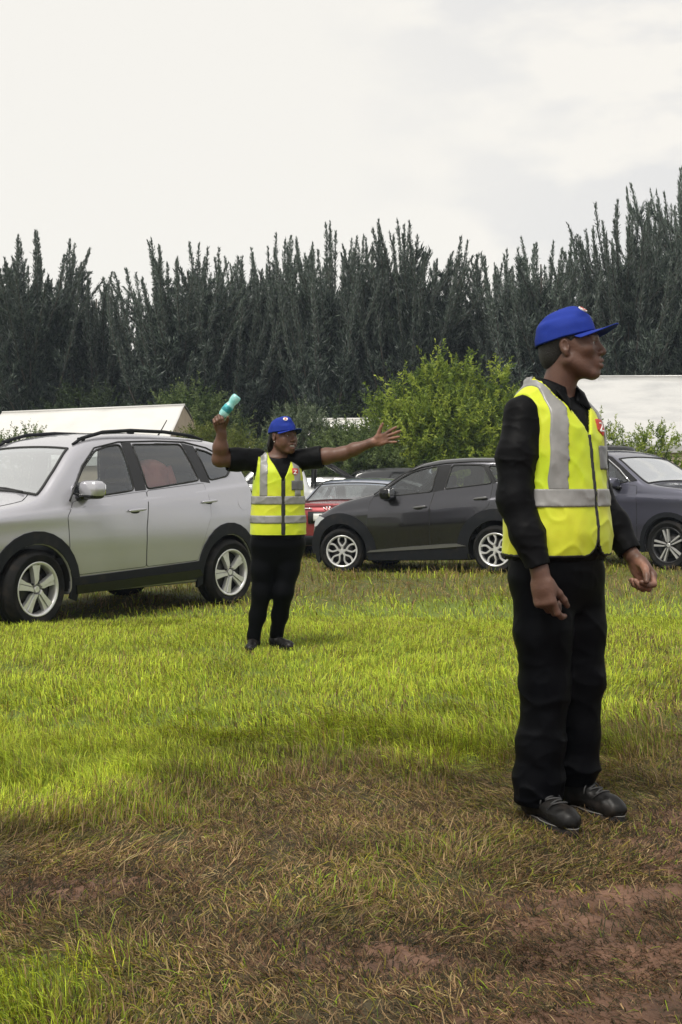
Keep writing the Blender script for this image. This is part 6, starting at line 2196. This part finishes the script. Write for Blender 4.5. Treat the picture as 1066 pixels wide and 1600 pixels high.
def build_man():
    x0, y0 = 0.762, 4.115
    p = Person('person', (x0, y0, float(ground_h(x0, y0)) - .012), R(43), 'man in profile in yellow vest, black long sleeves, blue cap and muddy black boots', 300)
    rzv = R(57) - 0.0
    # ---- head and neck
    ho = np.array([0.02, -0.055, 1.672]); hr = rotz(R(29)) @ rotx(R(-3))
    ax = [np.arange(-.33, .40, .0034), np.arange(-.40, .24, .0034), grid_axis(0.03, 1.80, .012, ((.68, .97, .0036), (1.45, 1.80, .0030)))]
    S = SDF(*ax)
    add_head(S, ho, hr)
    S.cone(ho + hr @ [0, .022, -.060], (0, .012, 1.44), .057, .064, .02)
    S.cone((0, .012, 1.49), (-.12, .018, 1.43), .045, .038, .03); S.cone((0, .012, 1.49), (.12, .018, 1.43), .045, .038, .03)
    S.loft([.80, .95, 1.10, 1.30, 1.45, 1.50], [0] * 6, [0, 0, 0, 0, .01, .01], [.145, .15, .13, .145, .13, .07], [.10, .10, .10, .11, .09, .06], 2, .03)
    # ---- joints (local)
    rs, re, rw = np.array([-.182, .015, 1.43]), np.array([-.238, -.010, 1.135]), np.array([-.222, -.105, .890])
    ls, le, lw = np.array([.182, .015, 1.43]), np.array([.265, .010, 1.14]), np.array([.262, -.150, .925])
    for a, b, c in ((rs, re, rw), (ls, le, lw)):
        S.chain([a, b, c], [.034, .035, .027], .02)
    # right hand: hangs, back of the hand to the lens, fingers curled, index straighter
    d = np.array([.02, -.18, -1.0]); d /= np.linalg.norm(d)
    M = np.stack([np.array([.18, -1.0, -.1]), np.zeros(3), -d], 1)
    M[:, 0] -= d * (M[:, 0] @ d); M[:, 0] /= np.linalg.norm(M[:, 0]); M[:, 1] = np.cross(M[:, 2], M[:, 0])
    if (M[:, 1] @ np.array([1.0, 0, 0])) < 0: M[:, 1] *= -1
    rh = rw + d * .022
    add_hand(S, rh, M, [(22, 38, 30), (48, 60, 38), (56, 66, 40), (60, 66, 40)], 1.0, (0.28, 0.55, 0.42), 1.03)
    # left hand: loosely closed, palm turned in towards the lens
    d2 = np.array([.10, -.62, -.78]); d2 /= np.linalg.norm(d2)
    m0 = np.array([-.25, -.78, .55])
    M2 = np.stack([m0, np.zeros(3), -d2], 1)
    M2[:, 0] -= d2 * (M2[:, 0] @ d2); M2[:, 0] /= np.linalg.norm(M2[:, 0]); M2[:, 1] = np.cross(M2[:, 2], M2[:, 0])
    if (M2[:, 1] @ np.array([-1.0, 0, -.2])) < 0: M2[:, 1] *= -1
    lh = lw + d2 * .022
    add_hand(S, lh, M2, [(42, 62, 35), (56, 72, 42), (64, 76, 44), (66, 74, 44)], 1.0, (0.42, 0.55, 0.55), 1.03)
    # legs and feet inside the trousers
    hipR, knR, anR = np.array([-.085, -.008, .86]), np.array([-.080, -.016, .48]), np.array([-.092, .010, .09])
    hipL, knL, anL = np.array([.100, -.008, .86]), np.array([.112, -.026, .48]), np.array([.112, -.006, .09])
    for L in ((hipR, knR, anR), (hipL, knL, anL)):
        S.chain(L, [.078, .052, .040], .03)
        S.cone(L[2] + [0, 0, -.02], L[2] + [0, -.03, -.040], .030, .026, .02)
    V, Q = S.nets(); V, Q = biggest(V, Q)
    V = relax(V, Q, 1, 0.35)
    palm = [(lh + M2 @ np.array([0, .012, -.07]), M2[:, 1], .085)]
    body = link('body', mesh_np('body', V, Q, True, MAT_SKIN, skin_tint(V, (.105, .052, .036), ho, hr, 1.0, palm)), p.root)
    eyes(p, ho, hr, 1.0, R(4), body)
    # ---- hair: short back and sides under the cap
    h = .0034
    S2 = SDF(np.arange(ho[0] - .11, ho[0] + .11, h), np.arange(ho[1] - .13, ho[1] + .15, h), np.arange(ho[2] - .10, ho[2] + .12, h))
    S2.ell(ho + hr @ [0, .0150, .034], [.0800, .1010, .0905], hr)
    S2.ell(ho + hr @ [0, .060, -.030], [.056, .050, .056], hr, .03)
    sl, x, y, z = S2.blk((-9, -9, -9), (9, 9, 9))
    q = [hr[0, j] * (x - ho[0]) + hr[1, j] * (y - ho[1]) + hr[2, j] * (z - ho[2]) for j in range(3)]
    line = np.where(np.abs(q[0]) > .05, -.034 + 0 * z, .0) - (q[1] + .040 + 0.35 * np.clip(q[2] - .01, -.03, .1))
    S2.put(sl, np.maximum(-.040 - (q[1] - .002) * .9, 0 * x) * 0 + np.maximum(-(q[1] + .036 - np.clip(.012 - q[2], 0, .1) * 1.15), -(q[2] + .078)), .006, 'i')
    for sx in (-1, 1):
        S2.ell(ho + hr @ [sx * .080, .008, -.010], [.016, .022, .034], hr, .004, 's')
    V, Q = S2.nets()
    p.mesh('hair', V, Q, MAT_HAIR)
    cap_parts(p, ho, hr, 1.0, R(-8), -0.30, 0.082)
    # ---- torso, shirt, vest
    zk = [.918, .945, 1.02, 1.14, 1.26, 1.36, 1.44, 1.50, 1.535]
    cy = [-.005, -.010, -.014, -.014, -.008, 0, .010, .016, .016]
    a = [.205, .205, .200, .192, .188, .184, .168, .105, .078]
    b = [.150, .158, .160, .152, .148, .143, .125, .085, .070]
    arms = [[(rs + [.02, 0, 0.0], .059), (rs * .5 + re * .5 + [-.004, 0, 0], .064), (re, .056), (re * .5 + rw * .5, .051), (rw + [0, .004, .012], .043)],
            [(ls - [.02, 0, 0.0], .059), (ls * .5 + le * .5, .064), (le, .058), (le * .5 + lw * .5, .056), (lw + [0, .006, .010], .043)]]
    sh = [((-.06, .018, 1.495), (-.165, .018, 1.425), .048, .052, .05), ((.06, .018, 1.495), (.165, .018, 1.425), .048, .052, .05)]
    vest = dict(hem=.934, arm=([.9, 1.13, 1.19, 1.27, 1.36, 1.45, 1.54], [.40, .40, .215, .182, .170, .164, .160]),
                neck=([.9, 1.352, 1.3521, 1.50, 1.56], [0, 0, .001, .084, .105]), back_neck=([.9, 1.515, 1.5151, 1.58], [0, 0, .05, .10]),
                strip=([.9, 1.2, 1.35, 1.5], [.138, .138, .126, .095]), strip_w=.056, bands=[(1.105, 1.168)], zip_x=.0, zip_w=.0075,
                pocket=(.045, .125, 1.235, 1.320), badge=(.082, 1.385, .030), corner=.07, black_piping=True)
    shirt, vo, T = vest_and_shirt(p, zk, [0] * 9, cy, a, b, 2.15, sh, vest, .0044, arms, None)
    v, f = sphere_np((0.0, -.176, .995), (.004, .004, .011), 8, 6)
    link('zip_pull', mesh_np('zip_pull', v, f, True, MAT_ZIP), vo)
    # collar
    V, F = collar_np((0, .004), .066, .072, 1.518, R(26), .038, .046, .16)
    V, F = solidify(V, F, .003)
    co = link('collar', mesh_np('collar', V, F, True, MAT_SHIRT), p.root)
    V, F = collar_np((0, .008), .0600, .0640, 1.520, R(118), .036, -.040, .16)
    V, F = solidify(V, F, .002)
    link('lining', mesh_np('lining', V, F, True, MAT_COLLAR_IN), co)
    for sx in (-1, 1):                                    # the open collar's two points
        q = np.array([(sx * .014, -.083, 1.478), (sx * .052, -.062, 1.532), (sx * .084, -.070, 1.512), (sx * .064, -.120, 1.440)])
        n_ = 6; uu, ww = np.meshgrid(np.linspace(0, 1, n_), np.linspace(0, 1, n_), indexing='ij')
        V = (q[0] * ((1 - uu) * (1 - ww))[..., None] + q[1] * (uu * (1 - ww))[..., None] + q[2] * (uu * ww)[..., None] + q[3] * ((1 - uu) * ww)[..., None])
        V[..., 1] -= .010 * np.sin(np.pi * uu) * np.sin(np.pi * ww)
        ix = np.arange(n_ * n_).reshape(n_, n_)
        F = np.stack([ix[:-1, :-1], ix[1:, :-1], ix[1:, 1:], ix[:-1, 1:]], -1).reshape(-1, 4)
        v, f = solidify(V.reshape(-1, 3), F if sx < 0 else F[:, ::-1], .004)
        link('collar_point', mesh_np('collar_point', v, f, True, MAT_SHIRT), co)
    # ---- trousers, boots
    hips = dict(z=[.74, .80, .86, .93, 1.0], cx=[0] * 5, cy=[-.008, -.006, -.004, -.004, -.008], a=[.11, .160, .180, .180, .175], b=[.09, .122, .134, .136, .135])
    up = lambda q, dz=0: np.asarray(q) + [0, 0, dz]
    legs = [[(hipR, .106), (hipR * .5 + knR * .5, .096), (knR, .083), (knR * .45 + anR * .55, .080), (up(anR, .05), .084), (up(anR, -.030), .078)],
            [(hipL, .108), (hipL * .5 + knL * .5, .100), (knL, .086), (knL * .45 + anL * .55, .080), (up(anL, .07), .086), (up(anL, .010), .074)]]
    trousers(p, hips, legs, .0052, 1.15, 320)
    boots(p, 'boot', anR + [0, -.01, 0], R(-16), .95)
    boots(p, 'boot', anL + [0, -.01, 0], R(-4), .95)
    return p


def build_woman():
    x0, y0, rz = -0.445, 8.12, R(12)
    p = Person('person', (x0, y0, float(ground_h(x0, y0)) - .01), rz, 'smiling woman in yellow vest and blue cap, arms raised, holding a bottle', 400)
    inv = rotz(-rz)
    L = lambda wx, wy, wz: inv @ np.array([wx, wy, wz])
    sc = 1.0
    ho = L(.038, -.02, 1.515); hr = rotz(R(34)) @ rotx(R(1))
    rs, re, rw = L(-.165, .0, 1.352), L(-.400, -.10, 1.352), L(-.380, -.17, 1.535)
    ls, le, lw = L(.175, .0, 1.352), L(.455, -.04, 1.392), L(.665, -.10, 1.470)
    ax = [np.arange(-.62, .95, .0048), np.arange(-.42, .22, .0045), grid_axis(0.02, 1.74, .014, ((1.30, 1.74, .0045),))]
    S = SDF(*ax)
    add_head(S, ho, hr, sc, 1.0, True)
    S.cone(ho + hr @ [0, .022, -.060], (0, .012, 1.30), .050, .056, .02)
    S.cone((0, .012, 1.36), (-.12, .01, 1.34), .045, .045, .04); S.cone((0, .012, 1.36), (.12, .01, 1.34), .045, .045, .04)
    S.loft([.68, .80, .95, 1.15, 1.30, 1.36], [0] * 6, [0, 0, 0, 0, .01, .01], [.15, .155, .14, .145, .12, .07], [.10, .10, .10, .11, .09, .06], 2, .03)
    S.chain([rs, rs * .4 + re * .6, re, re * .55 + rw * .45, rw], [.058, .058, .050, .050, .031], .03)
    S.chain([ls, ls * .4 + le * .6, le, le * .6 + lw * .4, lw], [.058, .054, .046, .043, .029], .03)
    ax_b = L(.62, .02, .78); ax_b /= np.linalg.norm(ax_b)
    f = L(-.22, -.20, .95); f /= np.linalg.norm(f)
    m0 = ax_b + L(.5, 0, 0); m0 = m0 - f * (f @ m0); m0 /= np.linalg.norm(m0)
    M = np.stack([m0, np.zeros(3), -f], 1); M[:, 1] = np.cross(M[:, 2], M[:, 0])
    if (M[:, 1] @ L(0, -1, 0)) < 0: M[:, 1] *= -1
    rh = rw + f * .015
    add_hand(S, rh, M, [(62, 70, 40), (64, 74, 42), (66, 74, 42), (66, 74, 42)], 0.0, (0.75, 0.75, 0.5), 1.0)
    f2 = L(.93, -.05, .30); f2 /= np.linalg.norm(f2)
    t2 = L(-.15, -.05, .95); t2 -= f2 * (t2 @ f2); t2 /= np.linalg.norm(t2)
    M2 = np.stack([t2, np.zeros(3), -f2], 1); M2[:, 1] = np.cross(M2[:, 2], M2[:, 0])
    if (M2[:, 1] @ L(0, -1, .3)) < 0: M2[:, 1] *= -1
    lh = lw + f2 * .018
    add_hand(S, lh, M2, [(4, 8, 6), (10, 10, 8), (14, 14, 10), (12, 14, 10)], 9.0, (0.95, 0.18, 0.10), 1.0)
    hipR, knR, anR = np.array([-.090, 0, .745]), L(-.112, -.02, .42), L(-.172, .02, .08)
    hipL, knL, anL = np.array([.090, 0, .745]), L(.042, -.02, .42), L(-.014, .10, .08)
    for a in ((hipR, knR, anR), (hipL, knL, anL)):
        S.chain(a, [.074, .045, .032], .03)
        S.cone(a[2] + [0, 0, -.02], a[2] + [0, -.02, -.040], .026, .022, .02)
    V, Q = S.nets(); V, Q = biggest(V, Q); V = relax(V, Q, 1, .35)
    palm = [(lh + M2 @ np.array([0, .012, -.085]), M2[:, 1], .125), (rh + M @ np.array([0, .02, -.07]), M[:, 1], .05)]
    body = link('body', mesh_np('body', V, Q, True, MAT_SKIN, skin_tint(V, (.115, .054, .035), ho, hr, sc, palm)), p.root)
    eyes(p, ho, hr, sc, R(6), body)
    v, f_ = sphere_np((0, 0, 0), (.0235, .010, .0062), 14, 8)
    v = np.array([ho + hr @ (q + [0, -.0915, -.0685]) for q in v])
    link('teeth', mesh_np('teeth', v, f_, True, MAT_TEETH), body)
    v, f_ = sphere_np(ho + hr @ [-.083, .000, -.040], .0045, 8, 6)
    link('ear_stud', mesh_np('ear_stud', v, f_, True, MAT_STUD), body)
    # hair drawn back and hanging behind the neck
    h = .0045
    S2 = SDF(np.arange(ho[0] - .13, ho[0] + .13, h), np.arange(ho[1] - .13, ho[1] + .16, h), np.arange(ho[2] - .24, ho[2] + .12, h))
    S2.ell(ho + hr @ [0, .0150, .034], [.0800, .1010, .0905], hr)
    for k in range(7):
        a = (k - 3) * .017
        S2.chain([ho + hr @ [a, .085 - abs(a) * .35, .01], ho + hr @ [a * 1.1, .105 - abs(a) * .35, -.06], ho + hr @ [a * .9, .095 - abs(a) * .2, -.13], ho + hr @ [a * .7, .088, -.19]], [.014, .013, .012, .008], .006)
    sl, x, y, z = S2.blk((-9, -9, -9), (9, 9, 9))
    q = [hr[0, j] * (x - ho[0]) + hr[1, j] * (y - ho[1]) + hr[2, j] * (z - ho[2]) for j in range(3)]
    S2.put(sl, -(q[1] + .036 - np.clip(.012 - q[2], 0, .1) * 1.25), .006, 'i')
    for sx in (-1, 1):
        S2.ell(ho + hr @ [sx * .080, .008, -.010], [.016, .022, .034], hr, .004, 's')
    V, Q = S2.nets()
    p.mesh('hair', V, Q, MAT_HAIR)
    cap_parts(p, ho, hr, sc, R(-3), -0.50, 0.070)
    # torso, polo shirt, vest
    zk = [.80, .86, .95, 1.05, 1.15, 1.25, 1.310, 1.345, 1.370]
    cy = [-.003, -.006, -.008, -.008, -.006, 0, .008, .012, .012]
    a = [.186, .186, .182, .176, .174, .173, .158, .105, .070]
    b = [.148, .150, .148, .145, .146, .146, .122, .085, .066]
    arms = [[(rs + L(.02, 0, 0), .078), (rs * .5 + re * .5, .076), (rs * .22 + re * .78, .080)], [(ls - L(.02, 0, 0), .074), (ls * .62 + le * .38, .073), (ls * .50 + le * .50, .076)]]
    sh = [((-.06, .012, 1.345), (-.15, .008, 1.340), .040, .058, .05), ((.06, .012, 1.345), (.15, .008, 1.340), .040, .058, .05)]
    vest = dict(hem=.826, arm=([.7, 1.06, 1.12, 1.18, 1.28, 1.36, 1.45], [.40, .40, .198, .176, .158, .148, .140]),
                neck=([.7, 1.195, 1.1951, 1.36, 1.44], [0, 0, .001, .078, .100]), back_neck=([.7, 1.385, 1.3851, 1.44], [0, 0, .05, .10]),
                strip=([.7, 1.1, 1.25, 1.38], [.120, .120, .118, .104]), strip_w=.050, bands=[(1.038, 1.097), (.905, .962)], zip_x=.012, zip_w=.016,
                pocket=(.072, .165, 1.135, 1.205), badge=(.102, 1.262, .028), black_piping=False, inset=.004)
    vest_and_shirt(p, zk, [0] * 9, cy, a, b, 2.15, sh, vest, .0052, arms, None, 0.8)
    V, F = collar_np((0, .008), .058, .062, 1.360, R(30), .020, .030, .20)
    V, F = solidify(V, F, .003)
    link('collar', mesh_np('collar', V, F, True, MAT_SHIRT), p.root)
    hips = dict(z=[.60, .68, .76, .82, .88], cx=[0] * 5, cy=[.004, .003, .002, 0, -.004], a=[.11, .165, .190, .186, .175], b=[.08, .12, .142, .142, .135])
    up = lambda q, dz=0: np.asarray(q) + [0, 0, dz]
    legs = [[(hipR, .097), (hipR * .5 + knR * .5, .084), (knR, .066), (knR * .5 + anR * .5 + [0, .012, 0], .056), (up(anR, .03), .043), (up(anR, -.012), .042)],
            [(hipL, .097), (hipL * .5 + knL * .5, .084), (knL, .066), (knL * .5 + anL * .5 + [0, .012, 0], .056), (up(anL, .03), .043), (up(anL, -.012), .042)]]
    trousers(p, hips, legs, .0058, .18, 420)
    boots(p, 'shoe', anR + [0, -.005, 0], R(-18), .82, None, 'shoe')
    boots(p, 'shoe', anL + [0, -.005, 0], R(30), .82, None, 'shoe')
    # ---- the water bottle in the raised hand
    wc = p.root.location
    base = rotz(rz) @ (rh + f * .078 + M[:, 1] * .030 + ax_b * .045) + np.array(wc)
    axw = rotz(rz) @ ax_b
    bt = empty('water_bottle', base)
    bt.rotation_mode = 'QUATERNION'
    bt.rotation_quaternion = Vector((0, 0, 1)).rotation_difference(Vector(axw))
    tag(bt, 'turquoise plastic water bottle held upside down in the raised hand', 'bottle')
    def lathe(prof, n=20):
        V = [(r * math.cos(t), r * math.sin(t), z) for r, z in prof for t in np.linspace(0, 2 * np.pi, n, endpoint=False)]
        F = [(j * n + i, j * n + (i + 1) % n, (j + 1) * n + (i + 1) % n, (j + 1) * n + i) for j in range(len(prof) - 1) for i in range(n)]
        return np.array(V), np.array(F)
    m_pl = mat('turquoise_plastic', (0.30, 0.78, 0.76), 0.18, spec=0.6, noise=(24, (0.52, 0.90, 0.88), 0.4, 0.65), trans=0.35)
    v, f_ = lathe([(.013, -.050), (.014, -.030), (.022, -.012), (.031, .006), (.033, .030), (.030, .040), (.033, .050), (.033, .075), (.029, .086), (.026, .100), (.030, .114), (.0335, .128), (.0335, .150), (.031, .160), (.026, .167), (.012, .164), (0.0005, .162)])
    link('bottle_body', mesh_np('bottle_body', v, f_, True, m_pl), bt)
    v, f_ = lathe([(.0336, .030), (.0340, .031), (.0340, .074), (.0336, .075)])
    link('label', mesh_np('label', v, f_, True, mat('teal_label', (0.02, 0.20, 0.24), 0.4, noise=(30, (.05, .42, .46), .5, .56))), bt)
    v, f_ = lathe([(.0005, -.066), (.0155, -.066), (.0160, -.064), (.0160, -.050), (.0140, -.048)])
    link('bottle_cap', mesh_np('bottle_cap', v, f_, True, mat('blue_cap_plastic', (.02, .12, .32), .4)), bt)
    return p


build_man()
build_woman()


# ------------------------------------------------------------------ thin damp air
def build_haze():
    bm = bmesh.new()
    bmesh.ops.create_cube(bm, size=1.0)
    for v in bm.verts:
        v.co = Vector((v.co.x * 900, 330 + v.co.y * 820, 7.2 + v.co.z * 17.6))
    m = bpy.data.materials.new('damp_air')
    m.use_nodes = True
    N, L = m.node_tree.nodes, m.node_tree.links
    N.clear()
    out = N.new('ShaderNodeOutputMaterial'); vol = N.new('ShaderNodeVolumePrincipled')
    vol.inputs['Color'].default_value = (.70, .82, 1.0, 1)
    vol.inputs['Density'].default_value = HAZE
    vol.inputs['Anisotropy'].default_value = 0.0
    L.new(vol.outputs[0], out.inputs['Volume'])
    o = link('haze', bm_mesh('haze', bm, m))
    tag(o, None, None, None, 'stuff')


HAZE = 0.0006
build_haze()
